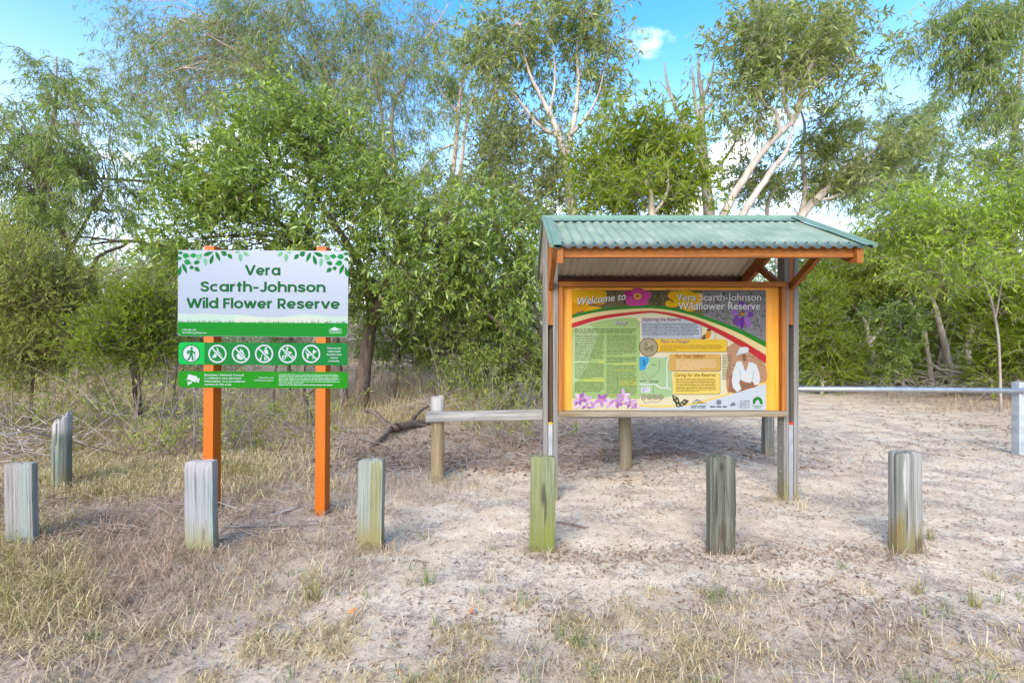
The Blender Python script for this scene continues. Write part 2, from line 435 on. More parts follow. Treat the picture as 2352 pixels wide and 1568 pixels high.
def edge(attr):
    a = N(t, 'ShaderNodeMath', operation='MULTIPLY_ADD'); a.inputs[1].default_value = 1.3
    b = N(t, 'ShaderNodeMath', operation='SUBTRACT'); b.inputs[1].default_value = 0.65
    t.links.new(mid.outputs[0], a.inputs[0]); t.links.new(attr.outputs['Fac'], a.inputs[2]); t.links.new(a.outputs[0], b.inputs[0])
    return mr(b.outputs[0], 0.25, 0.75)
gcol = mixc(sand, strawc, edge(at_s))
gcol = mixc(gcol, lit, edge(at_l))
t.links.new(gcol, p.inputs['Base Color'])
p.inputs['Roughness'].default_value = 0.95; p.inputs['Specular IOR Level'].default_value = 0.1
bp = N(t, 'ShaderNodeBump'); bp.inputs['Strength'].default_value = 0.9; bp.inputs['Distance'].default_value = 0.014
t.links.new(fine.outputs[0], bp.inputs['Height'])
bp2 = N(t, 'ShaderNodeBump'); bp2.inputs['Strength'].default_value = 0.6; bp2.inputs['Distance'].default_value = 0.004
t.links.new(grit.outputs[0], bp2.inputs['Height']); t.links.new(bp.outputs[0], bp2.inputs['Normal']); t.links.new(bp2.outputs[0], p.inputs['Normal'])
ground = np_mesh('ground', nv_, tr_, m_ground, smooth=True)
tag(ground, 'pale sandy ground with straw and leaf litter under the trees', None, None, 'structure')
st_, li_, pa_ = zone_masks(nv_[:, 0], nv_[:, 1])
for nm, val in (('litter', li_), ('straw', st_)):
    a = ground.data.attributes.new(nm, 'FLOAT', 'POINT'); a.data.foreach_set('value', val.astype(np.float32))
# ---------------------------------------------------------------- weathered posts
def rough_post(name, w_, d_, h_, mat, seed, parent=None, crack=0.006, bev=0.012, rnd=False, slant=(0, 0), sink=0.12, taper=0.0, chip=0.0):
    """a split and weathered timber post: grooves that follow the grain, worn arrises, an uneven top"""
    g = np.random.default_rng(seed)
    per = []
    if rnd:
        n = 64
        for k in range(n):
            a = k / n * 2 * math.pi; per.append((math.cos(a) * w_ / 2, math.sin(a) * d_ / 2, math.cos(a), math.sin(a)))
    else:
        hx, hy = w_ / 2, d_ / 2
        def side(x0, y0, x1, y1, nx, ny, k):
            for i in range(k):
                t_ = i / (k - 1); per.append((x0 + (x1 - x0) * t_, y0 + (y1 - y0) * t_, nx, ny))
        kx, ky = max(10, int(w_ / 0.006)), max(8, int(d_ / 0.006))
        side(-hx + bev, -hy, hx - bev, -hy, 0, -1, kx); per.append((hx - bev * .3, -hy + bev * .3, .7, -.7))
        side(hx, -hy + bev, hx, hy - bev, 1, 0, ky); per.append((hx - bev * .3, hy - bev * .3, .7, .7))
        side(hx - bev, hy, -hx + bev, hy, 0, 1, kx); per.append((-hx + bev * .3, hy - bev * .3, -.7, .7))
        side(-hx, hy - bev, -hx, -hy + bev, -1, 0, ky); per.append((-hx + bev * .3, -hy + bev * .3, -.7, -.7))
    per = np.array(per); n = len(per)
    rows = np.concatenate([np.linspace(-sink, h_ - 0.03, 22), [h_ - 0.014, h_ - 0.004]])
    base = g.normal(0, 1, n); base = (base + np.roll(base, 1) + np.roll(base, -1)) / 3
    grooves = np.zeros((len(rows), n))
    for _ in range(int(n * 0.16)):
        k = g.integers(n); z0 = g.uniform(-0.1, 1) * h_; ln = g.uniform(0.2, 0.9) * h_; dp = crack * g.uniform(0.4, 1.3)
        prof = np.clip(1 - np.abs(rows - z0) / ln, 0, 1) ** 0.6
        grooves[:, k] = np.maximum(grooves[:, k], prof * dp)
        k2 = (k + 1) % n; grooves[:, k2] = np.maximum(grooves[:, k2], prof * dp * 0.4)
    verts = []
    for i, z in enumerate(rows):
        s = 1 - taper * max(0, z) / h_
        wob = 0.002 * math.sin(z * 9 + seed)
        for k in range(n):
            x, y, ax, ay = per[k]
            dd = base[k] * crack * 0.14 - grooves[i, k] + g.normal(0, 0.0005)
            if i >= len(rows) - 2: dd -= 0.0014 * (i - len(rows) + 3) + (abs(g.normal(0, chip)) if chip else 0)
            zz = z
            if i >= len(rows) - 3: zz = z + slant[0] * x + slant[1] * y + base[k] * 0.0016
            verts.append((x * s + ax * dd + wob, y * s + ay * dd, zz))
    faces = []
    for i in range(len(rows) - 1):
        for k in range(n):
            k2 = (k + 1) % n
            faces.append((i * n + k, i * n + k2, (i + 1) * n + k2, (i + 1) * n + k))
    b = (len(rows) - 1) * n
    # top: two shrinking rings and a middle
    prev = b
    for sc_ in (0.72, 0.35):
        st = len(verts)
        for k in range(n):
            x, y = per[k][0] * sc_, per[k][1] * sc_
            verts.append((x, y, h_ + slant[0] * x + slant[1] * y + g.normal(0, 0.0016) - (g.random() < 0.1) * 0.004))
        for k in range(n):
            k2 = (k + 1) % n; faces.append((prev + k, prev + k2, st + k2, st + k))
        prev = st
    verts.append((0, 0, h_))
    for k in range(n):
        faces.append((prev + k, prev + (k + 1) % n, len(verts) - 1))
    o = mesh_obj(name, verts, faces, mat, parent, smooth=True)
    try:
        o.data.set_sharp_from_angle(angle=math.radians(38))
    except Exception:
        pass
    return o

GREY = rgb(0.43, 0.41, 0.41); GREYD = rgb(0.24, 0.22, 0.21)
bol_mats = [
    wood('timber_grey_teal', rgb(.48, .45, .44), rgb(.27, .25, .24), grain=85, k=.54, foot=rgb(.30, .34, .27), foot_z=(0.0, .25), streak=rgb(.33, .42, .39), streak_amt=.8, knots=.5),
    wood('timber_blue_grey', marks=[(-.02, .45, .008, .12, rgb(.20, .20, .22)), (.03, .12, .012, .08, rgb(.22, .19, .10))], light=rgb(.52, .52, .54), dark=rgb(.34, .35, .37), grain=85, k=.56, head=(rgb(.50, .46, .48), .45, .62), foot=rgb(.33, .31, .13), foot_z=(.02, .26), streak=rgb(.36, .46, .44), streak_amt=.85, knots=.5),
    wood('timber_teal_olive', rgb(.48, .51, .46), rgb(.29, .33, .28), grain=85, k=.54, foot=rgb(.33, .28, .08), foot_z=(.0, .24), streak=rgb(.31, .28, .07), streak_amt=.9, knots=.45),
    wood('timber_moss', marks=[(.005, .38, .016, .10, rgb(.07, .065, .04)), (.02, .30, .012, .12, rgb(.10, .09, .05))], light=rgb(.36, .40, .24), dark=rgb(.17, .20, .10), grain=85, k=.54, foot=rgb(.24, .27, .045), foot_z=(.02, .42), streak=rgb(.30, .31, .12), streak_amt=.6, knots=.35),
    wood('timber_dark', marks=[(-.01, .575, .016, .03, rgb(.06, .06, .05)), (-.045, .40, .008, .2, rgb(.05, .05, .045)), (.0, .15, .03, .08, rgb(.13, .10, .07))], light=rgb(.26, .27, .21), dark=rgb(.07, .075, .06), grain=85, k=.5, fine=.85, foot=rgb(.17, .15, .105), foot_z=(.0, .22), streak=rgb(.33, .34, .29), streak_amt=.6, bump=.007, knots=.5),
    wood('timber_grey_olive', marks=[(-.07, .10, .02, .17, rgb(.30, .19, .07)), (-.02, .22, .012, .14, rgb(.09, .08, .06)), (.06, .05, .03, .07, rgb(.12, .09, .06)), (-.03, .5, .02, .16, rgb(.66, .66, .68))], light=rgb(.37, .37, .33), dark=rgb(.15, .17, .14), grain=85, k=.54, foot=rgb(.27, .24, .09), foot_z=(.10, .30), streak=rgb(.48, .47, .46), streak_amt=.75, knots=.45),
]
bol = [  # px left, px right, top px, base px, label
    (9, 76, 1064, 1272, 'grey timber bollard with teal stain, its foot hidden in tall straw grass'),
    (425, 489, 1060, 1273, 'blue-grey timber bollard with olive foot, close in front of an orange sign post'),
    (820, 877, 1057, 1268, 'teal and ochre streaked bollard standing between the orange posts and the shelter'),
    (1217, 1275, 1049, 1267, 'mossy green bollard with a dark streak, before the shelter\'s shorter-roofed end'),
    (1631, 1691, 1048, 1273, 'dark deeply cracked bollard standing in front of the shelter\'s notice panel'),
    (2060, 2121, 1040, 1269, 'grey streaked bollard with olive lower half, alone beside the sandy path'),
]
bol[3] = bol[3][:4] + ('mossy green bollard with a dark streak, overlapping the shelter\'s pair of pale posts',)
for i, (xa, xb, yt, yb, lab) in enumerate(bol):
    d = FX * EYE / (yb - CY)
    x = ((xa + xb) / 2 - CX) / FX * d
    wd = (xb - xa) / FX * d 
    dep = [.045, .065, .07, .06, .075, .075][i]
    z0 = float(gz(x, d))
    h_ = EYE + (CY - yt) / FX * d - z0
    o = rough_post('timber_bollard', wd, dep, h_, bol_mats[i], 20 + i, crack=[.004, .004, .004, .0045, .009, .007][i], bev=[.006, .005, .005, .005, .008, .006][i],
                   slant=[(.03, 0), (.02, 0), (.03, .02), (-.02, .0), (.0, .03), (-.01, .02)][i], chip=.002)
    o.location = (x, d + dep / 2, z0)
    o.rotation_euler = (0, math.radians([-.6, -.7, .5, .3, 0, -.2][i]), math.radians([-2, 1, -1, -1, 1, 1.0][i]))
    tag(o, lab, 'bollard', 'timber bollards along the parking edge')

# ---------------------------------------------------------------- round post among the grass
m_round = wood('timber_round_green', rgb(.36, .40, .33), rgb(.12, .15, .12), grain=60, head=(rgb(.62, .58, .56), .50, .60), foot=rgb(.34, .29, .13), foot_z=(0, .35), streak=rgb(.22, .33, .25), streak_amt=.7, knots=.4)
d = 4.34
rp = rough_post('round_post', .145, .145, .70, m_round, 71, rnd=True, crack=.016, slant=(.75, .1), taper=.08, chip=.010)
bx_ = (141 - CX) / FX * d
rp.location = (bx_, d, float(gz(bx_, d)))
rp.rotation_euler = (0, math.radians(.6), .3)
tag(rp, 'greenish round post with a slanted broken top, standing alone in the dry grass', 'post')

# ---------------------------------------------------------------- low rail fence and pipe barrier behind the shelter
m_fpost = wood('fence_post_wood', rgb(.48, .38, .22), rgb(.20, .14, .07), grain=60, k=.66, head=(rgb(.62, .60, .58), .60, .72), foot=rgb(.36, .29, .15), foot_z=(0, .2), knots=.5, streak=rgb(.33, .31, .27), streak_amt=.6)
m_frail = wood('fence_rail_wood', rgb(.56, .55, .54), rgb(.30, .29, .28), axis='X', k=.66, streak=rgb(.16, .15, .15), streak_amt=.6, knots=.3)
fence = empty('rail_fence', gpt(-.75, 4.75), 'low timber fence of one grey rail on brown posts, running behind the shelter', 'fence')
def loc(o, wp):
    o.location = Vector(wp) - o.parent.location
fp = [(-.752, 4.80, 1003, 30), (1.215, 5.06, 1438, 29)]
for i, (x, y, px, wpx) in enumerate(fp):
    o = rough_post('post', wpx / FX * y * 1.0, .12, (.84 if i == 0 else .66), m_fpost, 80 + i, fence, crack=.006, rnd=True, slant=(.15, 0), chip=.006)
    loc(o, gpt(x, y))
    if i == 1: o.rotation_euler = (0, math.radians(-1.5), .4)
rail = MB().box(-.01, 2.25, -.022, .022, -.05, .05, .003).build('rail', m_frail, fence)
a, b = Vector((-.845, 4.70, .655)), Vector((1.37, 4.98, .66))
rail.location = a - fence.location
rail.rotation_euler = (0, 0, math.atan2(b.y - a.y, b.x - a.x))

m_galv = plain('galvanised_steel', rgb(.40, .42, .45), rough=.42, metal=.75, var=.18, scale=14)
m_galv2 = plain('dull_galvanised_steel', rgb(.36, .39, .42), rough=.6, metal=.4, var=.25, scale=9)
m_gpost = wood('barrier_post_grey', rgb(.36, .36, .33), rgb(.17, .165, .14), knots=.3, foot=rgb(.30, .27, .2), foot_z=(0, .2))
bar = empty('pipe_barrier', gpt(3.1, 5.8), 'horizontal galvanised pipe barrier across the sandy path, held by two grey posts', 'barrier')
o = rough_post('post', .115, .10, .78, m_gpost, 91, bar, crack=.004); loc(o, gpt(3.13, 5.80))
x2 = 6.245
sp_ = MB().box(-.055, .055, -.05, .05, -.1, .90, .006).build('post', m_galv2, bar); loc(sp_, gpt(x2 + .03, 5.86)); sp_['label'] = 'square grey steel end post'
pz = EYE + (CY - 895) / FX * 5.8
pipe = MB().tube([(3.08, 5.80, pz + .012), (4.6, 5.83, pz + .004), (x2 + .03, 5.80, pz - .012)], .031, 16).build('pipe', m_galv, bar, True); pipe.location = -bar.location
fl = MB().tube([(x2 + .03, 5.805, pz - .012), (x2 + .03, 5.79, pz - .012)], .045, 16).build('collar', m_galv2, bar); fl.location = -bar.location

# ---------------------------------------------------------------- flat print: text and shapes
_dg = bpy.context.evaluated_depsgraph_get
_text_cache = {}
def text_geo(s, bold=0.0, shear=0.0):
    key = (s, bold, shear)
    if key in _text_cache: return _text_cache[key]
    cu = bpy.data.curves.new('lettering', 'FONT'); cu.body = s; cu.offset = bold; cu.shear = shear; cu.resolution_u = 3; cu.size = 1.0
    ob = bpy.data.objects.new('lettering', cu); C.objects.link(ob)
    bpy.context.view_layer.update()
    ev = ob.evaluated_get(_dg()); me = ev.to_mesh()
    v = np.array([tuple(q.co)[:2] for q in me.vertices]); f = [tuple(q.vertices) for q in me.polygons]
    ev.to_mesh_clear(); bpy.data.objects.remove(ob); bpy.data.curves.remove(cu)
    _text_cache[key] = (v, f)
    return v, f

class Print:
    """flat print on a board. Positions are in print units (x to the right, y down), o is the corner of the sheet, k metres per unit;
    each layer of ink lies a fraction of a millimetre over the one below"""
    def __init__(self, ox, oy, k, y_front): self.ox, self.oy, self.k, self.yf = ox, oy, k, y_front; self.parts = {}; self.c = 0
    def _add(self, part, mat, pts, faces, layer):
        v, f = self.parts.setdefault((part, mat.name), ([], []))
        self.c += 1; lift = .0003 + .0003 * layer + (self.c % 13) * .00002
        b = len(v)
        for x, y in pts: v.append(((x - self.ox) * self.k, self.yf - lift, (self.oy - y) * self.k))
        f += [tuple(b + i for i in q) for q in faces]
    def poly(self, part, mat, pts, layer=1):
        a = sum(p0[0] * p1[1] - p1[0] * p0[1] for p0, p1 in zip(pts, list(pts[1:]) + [pts[0]]))
        if a > 0: pts = pts[::-1]      # counter-clockwise as seen from the front
        self._add(part, mat, pts, [tuple(range(len(pts)))], layer)
    def rect(self, part, mat, x0, y0, x1, y1, layer=1, r=0):
        if r <= 0: return self.poly(part, mat, [(x0, y0), (x1, y0), (x1, y1), (x0, y1)], layer)
        pts = []
        for cx, cy, a0 in ((x1 - r, y0 + r, -90), (x1 - r, y1 - r, 0), (x0 + r, y1 - r, 90), (x0 + r, y0 + r, 180)):
            for i in range(6):
                a = math.radians(a0 + i * 18); pts.append((cx + r * math.cos(a), cy + r * math.sin(a)))
        self.poly(part, mat, pts, layer)
    def ellipse(self, part, mat, cx, cy, rx, ry, layer=1, n=24, ang=0):
        c, s = math.cos(math.radians(ang)), math.sin(math.radians(ang))
        self.poly(part, mat, [(cx + rx * math.cos(i / n * 2 * math.pi) * c - ry * math.sin(i / n * 2 * math.pi) * s, cy + rx * math.cos(i / n * 2 * math.pi) * s + ry * math.sin(i / n * 2 * math.pi) * c) for i in range(n)], layer)
    def ring(self, part, mat, cx, cy, r0, r1, layer=1, n=32):
        pts, f = [], []
        for i in range(n):
            a = i / n * 2 * math.pi; pts += [(cx + r0 * math.cos(a), cy + r0 * math.sin(a)), (cx + r1 * math.cos(a), cy + r1 * math.sin(a))]
        for i in range(n):
            j = (i + 1) % n; f.append((2 * i, 2 * j, 2 * j + 1, 2 * i + 1))
        self._add(part, mat, pts, f, layer)
    def stroke(self, part, mat, pts, w_, layer=1):
        for (x0, y0), (x1, y1) in zip(pts, pts[1:]):
            dx, dy = x1 - x0, y1 - y0; l_ = math.hypot(dx, dy) or 1; nx, ny = -dy / l_ * w_ / 2, dx / l_ * w_ / 2
            ex, ey = dx / l_ * w_ * .3, dy / l_ * w_ * .3
            self.poly(part, mat, [(x0 - ex + nx, y0 - ey + ny), (x1 + ex + nx, y1 + ey + ny), (x1 + ex - nx, y1 + ey - ny), (x0 - ex - nx, y0 - ey - ny)], layer)
    def leaf(self, part, mat, cx, cy, ln, wd, ang, layer=1):
        pts = []
        for t_ in (0, .15, .35, .6, .85, 1): pts.append(((t_ - .5) * ln, wd / 2 * math.sin(math.pi * min(1, t_ ** .8))))
        pts += [(x, -y) for x, y in pts[-2:0:-1]]
        c, s = math.cos(math.radians(ang)), math.sin(math.radians(ang))
        self.poly(part, mat, [(cx + x * c - y * s, cy + x * s + y * c) for x, y in pts], layer)
    def text(self, part, mat, s, x0, x1, base, cap, layer=2, bold=0.0, shear=0.0, rot=0.0, align='fit'):
        """s set between x0 and x1 on the base line, capitals cap high"""
        v, f = text_geo(s, bold, shear)
        cv, _ = text_geo('H', bold, 0.0)
        ky = cap / (cv[:, 1].max() - cv[:, 1].min())
        bw = v[:, 0].max() - v[:, 0].min()
        kx = (x1 - x0) / bw if align == 'fit' else ky * .95
        ox = x0 - v[:, 0].min() * kx
        if align == 'centre': ox = (x0 + x1) / 2 - bw * kx / 2 - v[:, 0].min() * kx
        if align == 'right': ox = x1 - bw * kx - v[:, 0].min() * kx
        c, s_ = math.cos(math.radians(rot)), math.sin(math.radians(rot))
        pts = []
        for x, y in v:
            X, Y = ox + x * kx, base - y * ky
            pts.append((x0 + (X - x0) * c - (Y - base) * s_, base + (X - x0) * s_ + (Y - base) * c))
        self._add(part, mat, pts, f, layer)
    def lines(self, part, mat, x0, x1, y0, y1, n, th, layer=2, seed=0, last=.6, fill=.97):
        """lines of print too small to read: word-long dashes"""
        g = np.random.default_rng(seed + int(x0 * 7 + y0))
        for i in range(n):
            y = y0 + (y1 - y0) * (i + .5) / n
            x = x0; end = x1 if i < n - 1 else x0 + (x1 - x0) * last
            end -= g.uniform(0, .06) * (x1 - x0) * fill
            while x < end - th:
                wl = min(th * g.uniform(2.2, 8.5), end - x)
                hh = th * g.uniform(.40, .56)
                self.rect(part, mat, x, y - hh, x + wl, y + hh, layer)
                x += wl + th * .75
    def build(self, parent, mats):
        out = []
        for (part, mn), (v, f) in self.parts.items():
            out.append(tag(mesh_obj(part, v, f, mats[mn], parent), None, None, None, 'stuff'))
        return out
INK = {}
def ink(r, g, b, rough=.38):
    n = f'print_ink_{r}_{g}_{b}'
    if n not in INK: INK[n] = plain(n, srgb(r, g, b, .86), rough=.6, spec=.10)
    return INK[n]

# rounded geometric capitals and small letters, drawn as strokes (capital height 1)
def _arc(cx, cy, rx, ry, a0, a1, n=22):
    return [(cx + rx * math.cos(math.radians(a0 + (a1 - a0) * i / n)), cy + ry * math.sin(math.radians(a0 + (a1 - a0) * i / n))) for i in range(n + 1)]
def _s(k, q):
    p_ = smooth_path([(x, y, 0) for x, y in [(.60, .73), (.52, .865), (.345, .905), (.17, .84), (.125, .70), (.22, .575), (.38, .51), (.55, .425), (.60, .28), (.525, .14), (.345, .095), (.16, .15), (.09, .285)]], 4)
    h_ = (k - .19) / .81
    return [(.02 + (x - .02) * q, .095 + (y - .095) * h_) for x, y, _ in p_]
XH, B_ = .77, (.385, .385, .29, .29)
def _v(w_, h_): return [[(.06, h_), (w_ / 2, .03)], [(w_ / 2, .03), (w_ - .06, h_)]]
def _w(w_, h_): return [[(.06, h_), (w_ * .29, .03)], [(w_ * .29, .03), (w_ / 2, h_ * .95)], [(w_ / 2, h_ * .95), (w_ * .71, .03)], [(w_ * .71, .03), (w_ - .06, h_)]]
GL = {'o': (.77, [_arc(*B_, 0, 360, 36)]), 'e': (.76, [_arc(*B_, -2, 318), [(.12, .37), (.675, .37)]]), 'c': (.70, [_arc(*B_, 45, 315)]),
      'a': (.80, [_arc(*B_, 0, 360, 36), [(.69, 0), (.69, XH)]]), 'd': (.80, [_arc(*B_, 0, 360, 36), [(.69, 0), (.69, 1.06)]]),
      'h': (.74, [[(.095, 0), (.095, 1.06)], _arc(.365, .415, .27, .26, 178, 0) + [(.635, 0)]]), 'n': (.74, [[(.095, 0), (.095, XH)], _arc(.365, .415, .27, .26, 178, 0) + [(.635, 0)]]),
      'r': (.47, [[(.095, 0), (.095, XH)], _arc(.365, .40, .27, .275, 178, 82)]), 's': (.62, [_s(XH, .88)]), 'S': (.70, [_s(1.0, 1.0)]),
      't': (.45, [[(.215, 0), (.215, .97)], [(0, .67), (.44, .67)]]), 'i': (.19, [[(.095, 0), (.095, XH)], [(.095, .89), (.095, 1.08)]]), 'l': (.19, [[(.095, 0), (.095, 1.06)]]),
      'v': (.74, _v(.74, XH)), 'w': (1.06, _w(1.06, XH)), 'V': (.90, _v(.90, 1)), 'W': (1.28, _w(1.28, 1)), '-': (.46, [[(.02, .40), (.44, .40)]]),
      'J': (.58, [[(.485, 1), (.485, .33)] + _arc(.275, .31, .21, .215, 0, -150)]), 'F': (.58, [[(.095, 0), (.095, 1)], [(.1, .905), (.57, .905)], [(.1, .51), (.53, .51)]]),
      'R': (.72, [[(.095, 0), (.095, 1)], [(.1, .905), (.36, .905)] + _arc(.36, .65, .24, .255, 90, -90) + [(.1, .395)], [(.33, .39), (.62, 0)]])}
def round_text(pr, part, mat, s_, x0, x1, base, cap, layer, w_=.205, gap=.072):
    pen, todo = 0, []
    for ch in s_:
        if ch == ' ': pen += .34; continue
        adv, st = GL[ch]; todo += [(pen, q, ch in 'vwVW') for q in st]; pen += adv + gap
    k = (x1 - x0) / (pen - gap)
    for p0, q, diag in todo:
        pts = [(x0 + (p0 + x) * k, base - y * cap) for x, y in q]
        n_ = len(pts); up, lo = [], []
        ww = w_ * (1.05 if diag else 1) / 2
        for i in range(n_):
            a_, b_ = pts[max(0, i - 1)], pts[min(n_ - 1, i + 1)]
            if i == n_ - 1 and n_ > 3 and pts[0] == pts[-1] or (n_ > 30 and i in (0, n_ - 1)): a_, b_ = pts[n_ - 2], pts[1]
            dx, dy = (b_[0] - a_[0]) / k, (b_[1] - a_[1]) / cap
            l_ = math.hypot(dx, dy) or 1; nx, ny = -dy / l_ * ww * k, dx / l_ * ww * cap
            up.append((pts[i][0] + nx, pts[i][1] + ny)); lo.append((pts[i][0] - nx, pts[i][1] - ny))
        pr._add(part, mat, up + lo, [(i, i + 1, n_ + i + 1, n_ + i) for i in range(n_ - 1)], layer)

# ---------------------------------------------------------------- the orange-posted sign
SD = 3.78
sign = empty('reserve_sign', gpt((615 - CX) / FX * SD, SD), 'white and green reserve name sign with two lower notice strips on two orange posts', 'sign', rot=(0, math.radians(.35), 0))
sz0 = sign.location.z
m_orange = plain('orange_paint', srgb(250, 128, 8, .92), rough=.5, var=.06, scale=5, bump=.0006, spec=.3)
m_otop = plain('pale_orange_paint', srgb(246, 140, 84, .95), rough=.55, var=.08, scale=9)  # slightly paler orange for the post tops
m_white = plain('sign_sheet_white', srgb(180, 196, 222, .80), rough=.3, spec=.45)
m_alu = plain('sheet_aluminium', rgb(.55, .56, .57), rough=.4, metal=.7)
pw = .080
for pxl, pxr, top in ((468, 489, 1), (725, 747, 1)):
    x = ((pxl) - CX) / FX * SD - sign.location.x + pw / 2 - .004
    o = MB().box(x - pw / 2, x + pw / 2, -pw / 2 + .03, pw / 2 + .058, -.15, EYE + (CY - 569) / FX * SD - sz0 - .0, .004)
    o = o.build('post', m_orange, sign)
    tp = EYE + (CY - 569) / FX * SD - sz0
    MB().box(x - pw / 2 - .002, x + pw / 2 + .002, -pw / 2 + .028, pw / 2 + .060, tp - .0015, tp + .012, .004).build('post_cap', m_otop, o)
k1 = SD / FX / 4.0 * .992           # metres per print unit of the sign's measurements
def sz(y): return EYE + (CY - (537.2 + y / 4.0)) / FX * SD - sz0
def sxx(x): return ((362.9 + x / 4.0) - CX) / FX * SD - sign.location.x
def board(name, x0, y0, x1, y1, r, mat, y_front=-.014, th=.003):
    """a sheet with rounded corners, standing in front of the posts"""
    pts = []
    for cx, cy, a0, rr in ((x1 - r[1], y0 + r[1], -90, r[1]), (x1 - r[2], y1 - r[2], 0, r[2]), (x0 + r[3], y1 - r[3], 90, r[3]), (x0 + r[0], y0 + r[0], 180, r[0])):
        for i in range(6):
            a = math.radians(a0 + i * 18); pts.append((sxx(cx + rr * math.cos(a)), sz(cy + rr * math.sin(a))))
    n = len(pts)
    v = [(x, y_front, z) for x, z in pts] + [(x, y_front + th, z) for x, z in pts]
    f = [tuple(range(n))[::-1], tuple(range(n, 2 * n))] + [(i, (i + 1) % n, n + (i + 1) % n, n + i) for i in range(n)]
    return mesh_obj(name, v, f, mat, sign)
def sprint():
    """a print whose local zero is the sign's own zero"""
    return Print((0 - sxx(0) / (SD / FX / 4.0)), (sz(0) / (SD / FX / 4.0)), SD / FX / 4.0, -.014)
gD, gB, gP, gT = ink(8, 128, 52), ink(2, 158, 62), ink(128, 202, 150), ink(0, 108, 44)
gBand, gLight, gCam = ink(10, 152, 38), ink(0, 205, 82), ink(34, 158, 20)
gBoard2 = ink(14, 142, 58)
wI, pale, paleY, dkI, mint = ink(222, 232, 240), ink(206, 232, 216), ink(222, 234, 214), ink(40, 90, 60), ink(178, 226, 190)
nb = board('name_board', 182, 156, 1740, 944, (6, 6, 34, 34), m_white)
pr = sprint()
pr.poly('printed_hills', pale, [(184, 735), (300, 742), (450, 735), (600, 745), (760, 742), (900, 762), (1060, 768), (1200, 752), (1330, 738), (1480, 742), (1600, 755), (1738, 750), (1738, 830), (184, 830)], 1)
pr.poly('printed_hills', paleY, [(700, 765), (850, 760), (960, 775), (1100, 772), (1300, 760), (1500, 765), (1600, 785), (1500, 822), (700, 822)], 2)
pr.poly('printed_grass', gBand, [(184, 815), (1738, 815), (1738, 915), (1712, 941), (210, 941), (184, 915)], 3)
g_ = np.random.default_rng(3)
for _ in range(230):
    x = g_.uniform(190, 1732); hgt = g_.uniform(8, 26) * (1 + .9 * (g_.random() < .2)); lean = g_.uniform(-14, 14)
    pr.poly('printed_grass', gBand if g_.random() < .55 else dkI, [(x - 2.6, 822), (x + 2.6, 822), (x + lean, 818 - hgt)], 2)
for s_, x0, x1, b_ in (('Vera', 797, 1120, 383), ('Scarth-Johnson', 388, 1534, 535), ('Wild Flower Reserve', 264, 1664, 687)):
    round_text(pr, 'lettering', gT, s_, x0, x1, b_, 93, 2)
pr.text('lettering', wI, '1300 883 699', 225, 352, 893, 15, 4, bold=.012)
pr.text('lettering', wI, 'bundaberg.qld.gov.au', 225, 446, 917, 15, 4, bold=.012)
LV = [(205, 182, 54, 30, 4, gD), (198, 232, 48, 34, -8, gD), (198, 345, 96, 36, -78, gD), (243, 325, 104, 34, 66, gD), (255, 208, 66, 52, 0, gB), (323, 205, 62, 44, -8, gB), (270, 268, 72, 52, 20, gB), (355, 268, 60, 40, -18, gD), (308, 315, 44, 40, 5, gD), (358, 332, 60, 40, 42, gD), (378, 215, 76, 50, -50, gP), (432, 262, 80, 36, 84, gP), (458, 188, 96, 38, -22, gD), (490, 238, 98, 36, -74, gD), (547, 210, 100, 34, 66, gD), (606, 190, 54, 42, 15, gD), (658, 212, 62, 38, 50, gD), (752, 222, 82, 38, 88, gP), (806, 190, 64, 36, 35, gP), (600, 166, 60, 20, 0, gD), (725, 172, 50, 20, -10, gP)]
for side in (0, 1):
    for i, (x, y, l_, wd, an, mm) in enumerate(LV):
        pr.leaf('printed_leaves', mm, x if side == 0 else 1922 - x, max(y, 158 + 11 + abs(math.sin(math.radians(an))) * l_ / 2) if y > 170 else y + 6, l_, wd, an if side == 0 else 180 - an, 2 + i % 2)
    f_ = (lambda x: x) if side == 0 else (lambda x: 1922 - x)
    for a_, b_ in (((216, 240), (212, 305)), ((520, 165), (516, 205)), ((765, 165), (765, 195))):
        pr.stroke('printed_leaves', wI, [(f_(a_[0]), a_[1]), (f_(b_[0]), b_[1])], 5, 1)
pr.poly('emblem', wI, [(1562, 876), (1590, 866), (1620, 850), (1640, 862), (1665, 868), (1692, 876), (1660, 874), (1640, 880), (1600, 880), (1580, 876)], 4)
pr.text('lettering', wI, 'BUNDABERG', 1570, 1684, 896, 12, 4, bold=.012); pr.rect('lettering', wI, 1572, 904, 1682, 908, 4)
pr.build(nb, INK)
